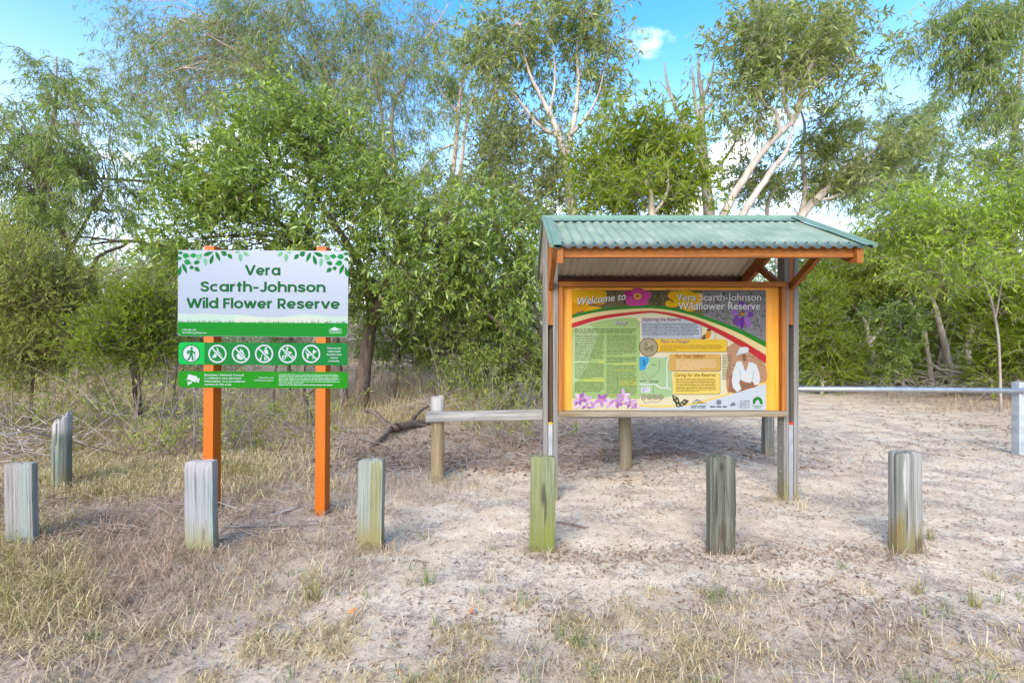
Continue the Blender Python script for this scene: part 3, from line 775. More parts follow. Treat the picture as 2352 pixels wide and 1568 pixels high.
# strip of symbols
pb = board('symbol_strip', 190, 998, 1740, 1202, (24, 24, 24, 24), gBoard2)
pr = sprint()
pr.poly('printed_panel', gLight, [(428, 1000), (428, 1200), (214, 1200), (193, 1180), (193, 1020), (214, 1000)], 1)
def figure(part, mat, segs, lay=3):
    for s_ in segs:
        if s_[0] == 'o': pr.ellipse(part, mat, s_[1], s_[2], s_[3], s_[4], lay)
        elif s_[0] == 'l': pr.stroke(part, mat, s_[2], s_[1], lay)
        else: pr.poly(part, mat, s_[1], lay)
cx, cy = 307, 1103
pr.ellipse('walking_symbol', wI, cx, cy, 76, 76, 2, 32); pr.ring('walking_symbol', dkI, cx, cy, 74, 82, 3)
figure('walking_symbol', gBoard2, [('o', cx + 5, cy - 49, 12, 12), ('p', [(cx - 12, cy - 36), (cx + 14, cy - 36), (cx + 16, cy + 10), (cx - 12, cy + 10)]), ('p', [(cx - 36, cy - 28), (cx - 16, cy - 34), (cx - 16, cy + 4), (cx - 38, cy + 2)]),
    ('l', 12, [(cx + 8, cy - 28), (cx + 26, cy - 8), (cx + 36, cy - 14)]), ('l', 5, [(cx + 32, cy - 16), (cx + 36, cy + 56)]), ('l', 15, [(cx + 6, cy + 8), (cx + 12, cy + 32), (cx + 18, cy + 58)]), ('l', 15, [(cx - 4, cy + 8), (cx - 12, cy + 34), (cx - 30, cy + 56)])], 4)
def ban(part, cx, cy, segs, r=84):
    pr.ring(part, wI, cx, cy, r - 14, r, 4)
    figure(part, wI, segs, 2)
    a = math.radians(45); q = r - 8
    pr.stroke(part, gBoard2, [(cx - q * math.cos(a) + 4, cy - q * math.sin(a) + 4), (cx + q * math.cos(a) - 4, cy + q * math.sin(a) - 4)], 26, 3)
    pr.stroke(part, wI, [(cx - q * math.cos(a), cy - q * math.sin(a)), (cx + q * math.cos(a), cy + q * math.sin(a))], 13, 4)
x, y = 548, 1103
ban('no_camping_symbol', x, y, [('p', [(x, y - 44), (x + 52, y + 36), (x + 18, y + 36), (x, y + 6), (x - 18, y + 36), (x - 52, y + 36)]), ('l', 6, [(x - 8, y - 56), (x + 4, y - 40)])])
x = 763
ban('no_fire_symbol', x, y, [('p', [(x - 4, y - 56), (x + 6, y - 30), (x + 16, y - 42), (x + 22, y - 14), (x + 40, y + 14), (x + 28, y + 44), (x, y + 54), (x - 28, y + 44), (x - 42, y + 16), (x - 28, y - 10), (x - 20, y + 2), (x - 14, y - 24)])])
x, y = 975, 1100
ban('no_digging_symbol', x, y, [('o', x + 16, y - 48, 11, 11), ('p', [(x - 2, y - 34), (x + 34, y - 34), (x + 40, y + 4), (x + 28, y + 4), (x + 28, y + 58), (x + 18, y + 58), (x + 15, y + 14), (x + 12, y + 58), (x + 2, y + 58), (x + 2, y - 2), (x - 8, y + 4)]), ('l', 7, [(x - 10, y - 16), (x - 30, y + 40)]), ('o', x - 32, y + 48, 9, 12)])
x = 1190
ban('no_motorbike_symbol', x, y, [('o', x - 4, y - 50, 11, 11), ('l', 16, [(x - 8, y - 34), (x + 2, y - 6), (x + 22, y - 16)]), ('l', 12, [(x - 30, y - 8), (x, y + 4), (x + 34, y - 12)]), ('p', [(x - 22, y + 2), (x + 26, y - 2), (x + 18, y + 24), (x - 14, y + 26)])])
pr.ring('no_motorbike_symbol', wI, x - 34, y + 32, 9, 19, 2); pr.ring('no_motorbike_symbol', wI, x + 40, y + 30, 9, 19, 2)
x, y = 1405, 1098
ban('no_dogs_symbol', x, y, [('p', [(x - 36, y - 4), (x + 14, y - 8), (x + 18, y - 40), (x + 30, y - 34), (x + 48, y - 26), (x + 46, y - 14), (x + 30, y - 10), (x + 26, y + 14), (x + 24, y + 46), (x + 12, y + 46), (x + 10, y + 18), (x - 24, y + 18), (x - 26, y + 46), (x - 38, y + 46), (x - 40, y + 10), (x - 54, y - 20), (x - 48, y - 24)])])
for i, s_ in enumerate(('Thank you for', 'helping build', 'Australia\'s best', 'regional', 'community.')):
    pr.text('lettering', wI, s_, 1530, 1700, 1052 + i * 29, 17, 3, bold=.018, align='centre')
pr.build(pb, INK)
# strip about the camera
cb = board('camera_strip', 190, 1262, 1742, 1412, (24, 24, 24, 24), gCam)
pr = sprint()
figure('camera_symbol', wI, [('p', [(284, 1290), (366, 1312), (352, 1366), (270, 1336)]), ('p', [(262, 1338), (272, 1330), (276, 1342)]), ('p', [(362, 1330), (388, 1326), (378, 1370), (358, 1358)]), ('p', [(276, 1356), (300, 1362), (318, 1352), (314, 1372), (290, 1384), (290, 1390), (276, 1388)])], 2)
for i, (s_, x1) in enumerate((('Bundaberg Regional Council', 790), ('is collecting your personal', 766), ('information on a surveillance', 802), ('camera in this area.', 680))):
    pr.text('lettering', wI, s_, 430, x1, 1304 + i * 28.5, 18, 2, bold=.02)
pr.text('lettering', wI, 'Security and', 928, 1062, 1324, 14, 2, bold=.01); pr.text('lettering', wI, 'collection notice', 888, 1062, 1348, 14, 2, bold=.01)
pr.lines('lettering', mint, 1110, 1675, 1282, 1372, 7, 6.5, 2, 4, .42)
pr.lines('lettering', wI, 1110, 1630, 1374, 1390, 1, 8, 2, 5, 1)
pr.build(cb, INK)
# ---------------------------------------------------------------- notice shelter
KD = 4.18                         # distance to the front faces of its posts
YR = KD + .055                    # ridge and post centre line
ZR, ZE, RUN = 2.497, 2.076, .90   # top of ridge, of eave; half span
XL, XR = .282, 2.545
shel = empty('notice_shelter', (1.40, YR, 0), 'timber notice shelter with green corrugated gable roof over a large colourful information panel', 'shelter')
SO = Vector((1.40, YR, 0))
def K(x, y, z): return (x - SO.x, y - SO.y, z - SO.z)
m_pgrey = wood('post_hardwood_grey', rgb(.40, .385, .36), rgb(.22, .205, .185), grain=60, bump=.0015, knots=.2, foot=rgb(.33, .29, .13), foot_z=(0, .3))
m_gapshade = wood('gap_shade_brown', rgb(.25, .16, .09), rgb(.12, .07, .04), grain=60, bump=.0015, knots=.2)  # dark brown that paints the shade inside the post gaps
m_stain = wood('stained_timber', k=1.1, light=srgb(214, 136, 58), dark=srgb(182, 106, 40), axis='X', grain=40, bump=.001, rough=.6, knots=.2)
m_stainz = wood('stained_timber_upright', k=1.1, light=srgb(214, 136, 58), dark=srgb(182, 106, 40), axis='Z', grain=40, bump=.001, rough=.6, knots=.2)
m_stainy = wood('stained_timber_rafter', k=1.1, light=srgb(208, 130, 58), dark=srgb(174, 100, 40), axis='Y', grain=40, bump=.001, rough=.6, knots=.2)
m_dkbeam = wood('dark_brown_timber', rgb(.19, .10, .055), rgb(.10, .05, .028), axis='X', grain=40, bump=.001, rough=.7, knots=.2)  # darker brown than the front beam, for the rear eave
m_backing = wood('orange_oiled_board', k=1.75, light=srgb(240, 166, 58), dark=srgb(228, 150, 46), fine=.2, axis='Z', grain=22, bump=.0006, rough=.5, knots=.1)
m_sill = wood('weathered_sill', rgb(.40, .30, .17), rgb(.24, .17, .09), axis='X', grain=40, bump=.0012, knots=.25, streak=rgb(.40, .37, .30), streak_amt=.7)
m_green, t, p = new_mat('green_roof_paint')
p.inputs['Base Color'].default_value = srgb(160, 190, 170); p.inputs['Roughness'].default_value = .5
co = N(t, 'ShaderNodeTexCoord'); nn = N(t, 'ShaderNodeTexNoise'); nn.inputs['Scale'].default_value = 5; nn.inputs['Detail'].default_value = 7
t.links.new(co.outputs['Object'], nn.inputs['Vector'])
rr = ramp(t, [(.3, srgb(156, 178, 150)), (.55, srgb(178, 198, 170)), (.75, srgb(198, 213, 187))]); t.links.new(nn.outputs[0], rr.inputs[0]); t.links.new(rr.outputs[0], p.inputs['Base Color'])
m_gcap = plain('green_capping', srgb(142, 178, 154), rough=.5, var=.1, scale=6)
m_under = plain('roof_underside', srgb(255, 244, 214, 1.3), rough=.5, var=.12, scale=4)
m_screw = plain('screw_head', rgb(.07, .12, .11), rough=.4, metal=.3)
m_bolt = plain('bolt_head', rgb(.42, .41, .39), rough=.4, metal=.8)

def rel(o): o.parent = shel; return o
# posts: two boards each end, a shorter timber and a steel blade between them
ends = [((.275, .316), (.3625, .4055)), ((2.400, 2.4405), (2.486, 2.528))]
for e, (pa, pb_) in enumerate(ends):
    for j, (xa, xb) in enumerate((pa, pb_)):
        base = float(gz((xa + xb) / 2, YR))
        outer = (j == 0) == (e == 0)
        b = MB(); b.box(xa - SO.x, xb - SO.x, -.055, .055, base - .15, 2.33 - (0 if outer else 0.0), .0025)
        o = b.build('post', m_pgrey if not (e == 1 and j == 0) else m_pgrey, shel)
        if j == (0 if e == 1 else 1):
            face = xa if e == 1 else xb
            for bz in (.24, .45, .68, 1.9):
                s_ = -1 if e == 1 else 1
                MB().tube([K(face - s_ * .002, YR, bz), K(face + s_ * .008, YR, bz)], .009, 8).build('bolt', m_bolt, o)
    xa, xb = pa[1], pb_[0]
    MB().box(xa - SO.x + .001, xb - SO.x - .001, -.051, .045, 1.545, 2.44, .002).build('king_post', m_stainz, shel)
    MB().box(xa - SO.x + .004, xb - SO.x - .004, .012, .05, float(gz(xa, YR)) - .1, 1.543, .002).build('gap_shade_strip', m_gapshade, shel)  # strip added in the gap, its dark colour standing for shade there
    st = MB().box(xa - SO.x + .004, xb - SO.x - .004, -.052, -.030, float(gz(xa, YR)) - .1, .665, .002).build('steel_stirrup', m_galv, shel)
    cp = plain('yellow_cap' if e == 0 else 'red_cap', srgb(235, 190, 20) if e == 0 else srgb(235, 70, 20), rough=.4)
    MB().box(xa - SO.x + .003, xb - SO.x - .003, -.054, -.024, .665, .688, .004).build('cap', cp, st)
# rafters, braces
slope = (ZR - ZE) / RUN
ang = math.atan(slope)
RX = [(.320, .362), (2.4425, 2.4855)]
for xa, xb in RX:
    xm, ww = (xa + xb) / 2, (xb - xa)
    for s_ in (-1, 1):
        # rafter with a plumb cut end: side profile in the plane of the gable, run from the ridge to the eave
        y1 = s_ * (RUN - .02)
        prof = [(0.0 + s_ * .003, ZR - .045), (y1, ZE - .025 + .02 * slope), (y1, ZE - .130 + .02 * slope), (y1 * .92, ZE - .130 + .02 * slope + RUN * .08 * slope * .35), (0.0 + s_ * .003, ZR - .165)]
        v = [(xa - SO.x, y, z) for y, z in prof] + [(xb - SO.x, y, z) for y, z in prof]
        n = len(prof)
        f = [tuple(range(n)), tuple(range(n, 2 * n))[::-1]] + [(i, n + i, n + (i + 1) % n, (i + 1) % n) for i in range(n)]
        if s_ > 0: f = [q[::-1] for q in f]
        mesh_obj('rafter', v, f, m_stainy, shel)
        MB().bar((xm - SO.x, s_ * .055, 1.88), (xm - SO.x, s_ * .50, 2.135), ww - .004, .062, (0, 0, 1), .002).build('brace', m_stainy, shel)
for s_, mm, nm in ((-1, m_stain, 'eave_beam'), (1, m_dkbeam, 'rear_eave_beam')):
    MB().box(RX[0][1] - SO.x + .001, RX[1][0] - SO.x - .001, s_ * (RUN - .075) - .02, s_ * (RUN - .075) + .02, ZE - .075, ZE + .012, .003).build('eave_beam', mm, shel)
# purlins under the sheets at mid slope
# corrugated sheets
PIT, AMP = .0762, .0085
def sheet(xa, xb, s_, lift):
    n = int(round((xb - xa) / PIT * 12)); rows = 5
    xs_ = np.linspace(xa, xb, n + 1)
    v, f = [], []
    for layer in (0, 1):
        for r in range(rows + 1):
            t_ = r / rows
            for x in xs_:
                zz = AMP * math.cos((x - XL) / PIT * 2 * math.pi)
                v.append((x - SO.x, s_ * (.006 + (RUN - .006) * t_), ZR - .012 - slope * RUN * t_ + zz + lift - layer * .0016))
    m_ = n + 1; off = (rows + 1) * m_
    mid = []
    for layer in (0, 1):
        for r in range(rows):
            for i in range(n):
                q = (layer * off + r * m_ + i, layer * off + r * m_ + i + 1, layer * off + (r + 1) * m_ + i + 1, layer * off + (r + 1) * m_ + i)
                flip = (s_ > 0) != (layer == 1)
                f.append(q if flip else q[::-1]); mid.append(layer)
    for i in range(n):
        a_ = rows * m_ + i; f.append((a_, a_ + 1, off + a_ + 1, off + a_)); mid.append(0)
    for r in range(rows):
        for i in (0, n):
            a_ = r * m_ + i; f.append((a_, a_ + m_, off + a_ + m_, off + a_)); mid.append(0)
    return mesh_obj('roof_sheet', v, f, [m_green, m_under], shel, True, mid)
cuts = [XL, XL + PIT * 10.15, XL + PIT * 20.2, XR]
scr = MB().tube([(0, 0, -.004), (0, 0, .003)], .0085, 8); scr.tube([(0, 0, .003), (0, 0, .009)], .005, 6)
scr_me = None
for s_ in (-1, 1):
    for i in range(3):
        sh = sheet(cuts[i], cuts[i + 1] + (.012 if i < 2 else 0), s_, .0022 * (i % 2))
        if s_ < 0:
            for k in range(int(math.ceil((cuts[i] - XL) / PIT)), int((cuts[i + 1] - XL) / PIT) + 1):
                x = XL + k * PIT
                for t_ in (.93, .10):
                    if t_ < .5 and k % 2: continue
                    if scr_me is None:
                        o = scr.build('screw', m_screw, sh); scr_me = o.data
                    else:
                        o = bpy.data.objects.new('screw', scr_me); C.objects.link(o); o.parent = sh
                    o.location = (x - SO.x, s_ * (.006 + (RUN - .006) * t_), ZR - .012 - slope * RUN * t_ + AMP + .004)
                    o.rotation_euler = (ang, 0, 0)
# ridge cap: a rolled top with two flat wings
prof = [(-.11, -.11 * slope + .004), (-.03, -.03 * slope + .008)] + [(.018 * math.cos(a), .012 + .018 * math.sin(a)) for a in np.linspace(math.pi, 0, 9)] + [(.03, -.03 * slope + .008), (.11, -.11 * slope + .004)]
v, f = [], []
for x in (XL - .006, XR + .006):
    for dz in (0, -.0015):
        for y, z in prof: v.append((x - SO.x, y, ZR + z + dz))
n = len(prof)
for i in range(n - 1):
    f.append((i, i + 1, 2 * n + i + 1, 2 * n + i)); f.append((n + i, 3 * n + i, 3 * n + i + 1, n + i + 1))
    f.append((i, n + i, n + i + 1, i + 1)); f.append((2 * n + i, 2 * n + i + 1, 3 * n + i + 1, 3 * n + i))
mesh_obj('ridge_cap', v, f, m_gcap, shel)
# rolled barge caps along both gable ends
for x, sg in ((XL - .004, -1), (XR + .004, 1)):
    for s_ in (-1, 1):
        b = MB()
        b.tube([(x - SO.x, s_ * .02, ZR + .006), (x - SO.x, s_ * (RUN + .012), ZE - .002)], .017, 12)
        b.bar((x - SO.x - sg * .035, s_ * .03, ZR + .006), (x - SO.x - sg * .035, s_ * (RUN + .006), ZE + .004), .075, .003, (0, 0, 1), 0)
        b.build('barge_cap', m_gcap, shel)
# notice panel: frame, oiled backing, printed sheet
PF = KD + .005
fz = lambda y: EYE + (CY - y) / FX * KD
fx = lambda x: (x - CX) / FX * KD
x0, x1 = ends[0][1][1] + .001, ends[1][0][0] - .001
top0, top1 = fz(659.5), fz(648)
bot0, bot1 = fz(955), fz(942.8)
MB().box(x0 - SO.x, x1 - SO.x, PF - .052 - SO.y, PF + .06 - SO.y, top0, top1, .004).build('top_rail', m_stain, shel)
MB().box(x0 - SO.x, x1 - SO.x, PF - .058 - SO.y, PF + .06 - SO.y, bot0, bot1, .004).build('bottom_rail', m_sill, shel)
for xa in (x0, x1 - .040):
    MB().box(xa - SO.x, xa + .040 - SO.x, PF - .045 - SO.y, PF + .055 - SO.y, bot1 + .001, top0 - .001, .003).build('side_rail', m_sill.copy() if False else m_stainz, shel)
bk = MB().box(x0 + .041 - SO.x, x1 - .041 - SO.x, PF + .008 - SO.y, PF + .026 - SO.y, bot1 + .001, top0 - .001, .001).build('backing_board', m_backing, shel)
# nail heads on the backing
for nx in (1302, 1769):
    for ny in (688, 760, 830, 905):
        MB().tube([K(fx(nx), PF + .0085, fz(ny)), K(fx(nx), PF + .006, fz(ny))], .004, 8).build('nail', m_bolt, bk)
pxa, pxb, pza, pzb = fx(1313.8), fx(1760.4), fz(666), fz(942.0)
sheet_y = PF + .002 - SO.y
m_cream = ink(238, 228, 190)
pn = MB().box(pxa - SO.x, pxb - SO.x, sheet_y, sheet_y + .005, pzb, pza, 0).build('printed_panel', m_cream, shel)
KP = (pxb - pxa) / 2055.0
pr = Print(103 - (pxa - SO.x) / KP, 92 + pza / KP, KP, sheet_y)
S = pr
def arc(pts, n=8):
    q = smooth_path([(a_, b_, 0) for a_, b_ in pts], n)
    return [(a_[0], a_[1]) for a_ in q]
AG = arc([(103, 362), (300, 312), (500, 280), (750, 262), (950, 257), (1150, 277), (1400, 336), (1650, 430), (1900, 545), (2157, 690)])
# band of flower photographs over the arc
oliveA, oliveB, greyp = ink(122, 112, 74), ink(96, 96, 66), ink(138, 136, 140)
S.poly('flower_photo', oliveA, [(103, 93), (2157, 93)] + AG[::-1], 1)
S.poly('flower_photo', oliveB, [(900, 93), (1150, 93), (1120, 200), (1060, 258), (930, 252)], 2)
S.poly('flower_photo', greyp, [(1480, 93), (2157, 93), (2157, 685), (1900, 540), (1650, 425), (1500, 370)], 2)
g_ = np.random.default_rng(9)
for _ in range(170):
    x = g_.uniform(1500, 2150); ylim = np.interp(x, [a_[0] for a_ in AG], [a_[1] for a_ in AG]) - 12; y = g_.uniform(100, ylim)
    c = [ink(78, 76, 86), ink(160, 160, 170), ink(96, 100, 74), ink(60, 58, 60)][g_.integers(4)]
    l_ = min(g_.uniform(20, 75), 2 * min(x - 1480, 2157 - x), 2 * (y - 93), (ylim - y))
    if l_ > 6: S.leaf('flower_photo', c, x, y, l_, g_.uniform(5, 15), g_.uniform(0, 180), 3)
for _ in range(60):
    x = g_.uniform(470, 1140); y = g_.uniform(105, 240); c = [ink(120, 104, 58), ink(66, 72, 46), ink(140, 120, 84)][g_.integers(3)]
    S.ellipse('flower_photo', c, x, y, g_.uniform(8, 30), g_.uniform(5, 12), 3, 10, g_.uniform(0, 180))
yel, yel2, ora, pink, pink2, pur, pur2 = ink(244, 190, 8), ink(228, 160, 4), ink(226, 120, 16), ink(214, 74, 160), ink(186, 48, 132), ink(122, 66, 172), ink(160, 110, 200)
S.poly('flower_photo', yel, arc([(104, 94), (300, 94), (440, 94), (472, 150), (462, 215), (400, 250), (300, 240), (215, 305), (104, 345)], 4), 4)
S.poly('flower_photo', yel2, arc([(104, 220), (180, 240), (240, 260), (150, 335), (104, 350)], 4), 5)
S.poly('flower_photo', yel, arc([(250, 262), (330, 262), (420, 280), (330, 302), (215, 322)], 4), 5)
S.stroke('flower_photo', ora, arc([(210, 328), (250, 280), (320, 240), (420, 244)], 4), 9, 6)
for a_ in (200, 275, 340, 60, 128):
    dx, dy = math.cos(math.radians(a_)), math.sin(math.radians(a_))
    S.ellipse('flower_photo', pink if a_ % 40 else pink2, 795 + dx * 78, 165 + dy * (50 if dy < 0 else 52), 76, 46 if dy < -.5 else 54, 4, 20, 0)
S.ellipse('flower_photo', ink(232, 180, 70), 797, 158, 42, 34, 6); S.ellipse('flower_photo', ink(206, 110, 60), 797, 158, 20, 16, 7)
for x, y, rx, ry in ((1190, 150, 72, 48), (1165, 235, 78, 40), (1290, 130, 105, 38), (1300, 200, 110, 70), (1350, 275, 80, 42), (1430, 180, 70, 60)):
    S.ellipse('flower_photo', yel if x % 20 else ink(236, 200, 20), x, y, rx, min(ry, y - 94), 4)
S.poly('flower_photo', ink(96, 78, 20), [(1110, 165), (1180, 215), (1170, 225), (1120, 185)], 6)
for x, y, l_, a_, c in ((1850, 420, 130, 80, pur), (1905, 440, 150, 95, ink(112, 54, 160)), (1965, 430, 140, 70, pur2), (1900, 240, 90, 60, pur), (1960, 290, 90, 110, pur2), (1830, 330, 80, 30, pur2), (1990, 350, 70, 150, pur)):
    S.leaf('flower_photo', c, x, y, l_, 66, a_, 5)
S.ellipse('flower_photo', ora, 1905, 345, 16, 18, 6)
# the three curving bands
def band(mat, w0, w1, lay):
    XB = [103, 950, 1475, 2157]
    up, lo = [], []
    for i, (x, y) in enumerate(AG):
        a_ = np.interp(x, XB, w0); b_ = np.interp(x, XB, w1)
        up.append((x, y + a_)); lo.append((x, y + b_))
    f_, n_ = [], len(up)
    S._add('curved_band', mat, up + lo, [(i, n_ + i, n_ + i + 1, i + 1) for i in range(n_ - 1)], lay)
band(ink(46, 140, 42), (-4, 0, 0, -52), (26, 27, 32, 8), 7)
band(ink(246, 222, 160), (26, 27, 32, 8), (80, 54, 62, 90), 7)
band(ink(206, 52, 58), (80, 54, 62, 90), (132, 74, 104, 178), 7)
# white glow of the lettering
def title(s_, x0, x1, b_, cap, mat, bold=.006, shear=0, rot=0, lay=9, shadow=True):
    if shadow: S.text('lettering', ink(60, 54, 40), s_, x0 + 4, x1 + 4, b_ + 5, cap, lay - 1, bold + .004, shear, rot)
    S.text('lettering', mat, s_, x0, x1, b_, cap, lay, bold, shear, rot)
wh = ink(240, 240, 240)
title('Welcome to', 168, 682, 250, 78, wh, .018, .32, -6.5)
title('Vera Scarth-Johnson', 1208, 2105, 204, 76, wh, .012)
title('Wildflower Reserve', 1226, 2094, 297, 76, wh, .012)
# columns of text
lg, lg2, yg = ink(172, 202, 126), ink(196, 218, 160), ink(200, 214, 104)
S.poly('text_panel', lg, [(104, 505), (420, 412), (640, 385), (780, 385), (824, 430), (824, 1240), (104, 1240)], 1)
S.poly('text_panel', lg2, arc([(110, 600), (180, 470), (290, 462), (380, 560), (330, 700), (260, 900), (150, 1060), (108, 1100)], 4), 2)
for y0, y1, xa, xb in ((1030, 1060, 230, 452), (840, 870, 380, 452), (868, 884, 540, 792), (930, 945, 560, 792), (1045, 1100, 600, 792), (1190, 1220, 470, 700)):
    S.rect('text_panel', yg, xa, y0, xb, y1, 2)
tx = ink(96, 108, 74)
S.lines('small_print', tx, 133, 792, 495, 552, 3, 9, 4, 1, .95)
S.lines('small_print', tx, 133, 452, 562, 838, 15, 8, 4, 2)
S.lines('small_print', tx, 133, 452, 860, 1030, 9, 8, 4, 3)
S.lines('small_print', tx, 133, 452, 1058, 1172, 6, 8, 4, 4, .9)
S.lines('small_print', tx, 470, 792, 562, 780, 12, 8, 4, 5)
S.lines('small_print', tx, 470, 792, 796, 862, 4, 8, 4, 6)
S.lines('small_print', tx, 470, 792, 880, 1220, 17, 8, 4, 7, .5)
title('Enjoy!', 556, 690, 455, 44, ink(226, 214, 232), .008, .3, 0, 6)
def box(x0, y0, x1, y1, mat, r=22, lay=2):
    S.rect('text_box', ink(150, 140, 110), x0 + 5, y0 + 6, x1 + 6, y1 + 7, lay, r); S.rect('text_box', mat, x0, y0, x1, y1, lay + 1, r)
box(836, 384, 1472, 600, ink(200, 208, 218))
title('Exploring the Reserve', 848, 1258, 418, 36, ink(140, 46, 40), .012, .3, 0, 6, False)
S.lines('small_print', ink(92, 98, 108), 848, 1452, 440, 580, 9, 7.5, 5, 8, .9)
box(905, 612, 1742, 742, ink(246, 204, 62))
S.ellipse('round_photo', ink(104, 84, 66), 913, 695, 101, 101, 5); S.ellipse('round_photo', ink(176, 164, 132), 913, 695, 93, 93, 6)
for _ in range(26):
    a_, r_ = g_.uniform(0, 360), g_.uniform(0, 58); S.leaf('round_photo', [ink(150, 150, 104), ink(206, 198, 172), ink(122, 112, 84), ink(132, 146, 84)][g_.integers(4)], 913 + r_ * math.cos(a_), 695 + r_ * math.sin(a_), g_.uniform(40, 66), 11, g_.uniform(30, 140), 7)
title('Plant in Danger', 1040, 1350, 650, 36, ink(126, 104, 140), .01, .3, 0, 6, False)
S.lines('small_print', ink(168, 120, 40), 1040, 1715, 668, 735, 4, 7.5, 5, 9, .3)
box(1130, 768, 1674, 946, ink(222, 178, 98))
title('For Your Safety!', 1195, 1512, 806, 38, ink(142, 62, 36), .012, .3, 0, 6, False)
S.lines('small_print', ink(246, 226, 190), 1205, 1640, 826, 932, 6, 7, 5, 10)
# map
S.rect('map_panel', ink(206, 222, 230), 818, 800, 1166, 1220, 2, 18)
S.poly('map_panel', ink(172, 206, 150), arc([(922, 800), (1060, 812), (1148, 800), (1156, 1000), (1156, 1210), (820, 1210), (820, 940), (880, 930), (912, 880)], 3), 3)
S.poly('map_panel', ink(66, 168, 220), arc([(818, 796), (912, 800), (914, 850), (888, 900), (880, 930), (818, 945)], 3), 4)
for q, w_, c in (([(820, 1085), (900, 1092), (980, 1086), (1040, 1125), (1100, 1125), (1150, 1135)], 11, wh), ([(1108, 1128), (1110, 1000), (1106, 860), (1130, 806)], 10, wh), ([(1030, 840), (1020, 940), (960, 1000), (900, 1050), (840, 985), (872, 966), (920, 1030)], 5, ink(170, 130, 96)), ([(964, 1090), (964, 1200)], 5, ink(120, 140, 110))):
    S.stroke('map_panel', c, arc(q, 4), w_, 5)
S.rect('map_panel', ink(222, 224, 236), 836, 1118, 934, 1174, 5); S.lines('map_panel', ink(160, 110, 150), 846, 900, 1124, 1168, 3, 6, 6, 2)
S.lines('map_panel', ink(80, 96, 80), 824, 890, 1046, 1060, 1, 8, 6, 3, 1); S.lines('map_panel', ink(80, 96, 80), 922, 1040, 1046, 1076, 2, 8, 6, 4, .8); S.lines('map_panel', ink(110, 130, 100), 940, 994, 876, 886, 1, 7, 6, 1, 1)
S.lines('map_panel', ink(30, 90, 140), 858, 880, 830, 890, 4, 9, 6, 2, 1)
for i, x in enumerate((862, 924, 984, 1044)):
    S.ring('map_symbols', ink(150, 60, 90), x, 1222, 22, 28, 4, 20); S.stroke('map_symbols', ink(100, 60, 70), [(x - 12, 1234), (x, 1210), (x + 12, 1234)], 6, 4)
S.stroke('map_symbols', ink(140, 90, 100), arc([(840, 1230), (880, 1284), (940, 1268), (1000, 1280), (1060, 1240)], 4), 4, 4)
box(1172, 962, 1668, 1190, ink(248, 218, 110))
title('Caring for the Reserve', 1190, 1622, 1006, 38, ink(128, 96, 24), .012, .3, 0, 6, False)
S.lines('small_print', ink(128, 104, 40), 1205, 1640, 1024, 1168, 9, 7, 5, 11)
# bird and bare stalks
S.leaf('printed_bird', ink(96, 84, 62), 1520, 575, 130, 44, -42, 3); S.leaf('printed_bird', ink(232, 150, 50), 1548, 555, 120, 60, -68, 4); S.leaf('printed_bird', ink(60, 54, 50), 1560, 512, 70, 24, -10, 5)
for x in (1610, 1626): S.stroke('printed_bird', ink(190, 182, 140), [(x, 500), (x + 4, 610)], 4, 2)
# sepia picture of a person in a white hat and shirt
se, se2, se3, sw = ink(166, 112, 80), ink(196, 150, 116), ink(132, 84, 58), ink(226, 232, 236)
S.poly('sepia_picture', se2, arc([(1740, 700), (1850, 640), (1950, 690), (2060, 790), (2150, 880), (2155, 1060), (2000, 1130), (1830, 1190), (1750, 1170), (1735, 1000), (1760, 860)], 4), 2)
for _ in range(90):
    x, y = g_.uniform(1765, 2130), g_.uniform(760, 1090); S.ellipse('sepia_picture', [se, ink(214, 178, 146), se3][g_.integers(3)], x, y, g_.uniform(4, 16), g_.uniform(3, 8), 3, 8, g_.uniform(0, 180))
S.poly('sepia_picture', se, arc([(1770, 1010), (1850, 930), (1960, 960), (2050, 1000), (2070, 1100), (1960, 1140), (1830, 1180), (1760, 1160)], 4), 4)
S.poly('sepia_picture', sw, [(1842, 856), (1868, 842), (1900, 846), (1938, 950), (1966, 850), (2020, 858), (2058, 884), (2084, 960), (2094, 1030), (2082, 1088), (2040, 1098), (2012, 1052), (1985, 1072), (1930, 1062), (1886, 1036), (1872, 1070), (1896, 1140), (1852, 1172), (1806, 1120), (1794, 1050), (1806, 960)], 5)
S.stroke('sepia_picture', ink(170, 176, 184), [(1880, 930), (1890, 1030)], 6, 6); S.stroke('sepia_picture', ink(170, 176, 184), [(2030, 940), (2012, 1048)], 6, 6)
S.poly('sepia_picture', se2, arc([(1905, 850), (1970, 850), (1950, 935), (1935, 950)], 4), 6)
S.ellipse('sepia_picture', ink(202, 158, 128), 1945, 795, 42, 58, 5); S.poly('sepia_picture', ink(150, 104, 78), arc([(1906, 770), (1940, 765), (1944, 830), (1920, 845), (1904, 810)], 4), 6)
S.poly('sepia_picture', ink(214, 218, 220), arc([(1836, 790), (1850, 762), (1880, 700), (1930, 688), (1980, 705), (1990, 735), (1960, 752), (1890, 770)], 4), 7)
S.ellipse('sepia_picture', sw, 1920, 725, 56, 32, 8, 20, -10)
S.stroke('sepia_picture', se3, [(1922, 790), (1940, 788)], 7, 9); S.stroke('sepia_picture', se3, [(1956, 788), (1972, 790)], 7, 9); S.stroke('sepia_picture', ink(170, 124, 96), [(1950, 792), (1953, 812)], 6, 9); S.stroke('sepia_picture', ink(140, 80, 66), [(1936, 832), (1964, 831)], 6, 9)
S.stroke('sepia_picture', ink(130, 110, 100), [(1888, 1080), (1930, 1110), (2000, 1090)], 12, 7)
S.lines('small_print', ink(128, 116, 92), 1695, 1798, 770, 1040, 17, 7, 6, 12)
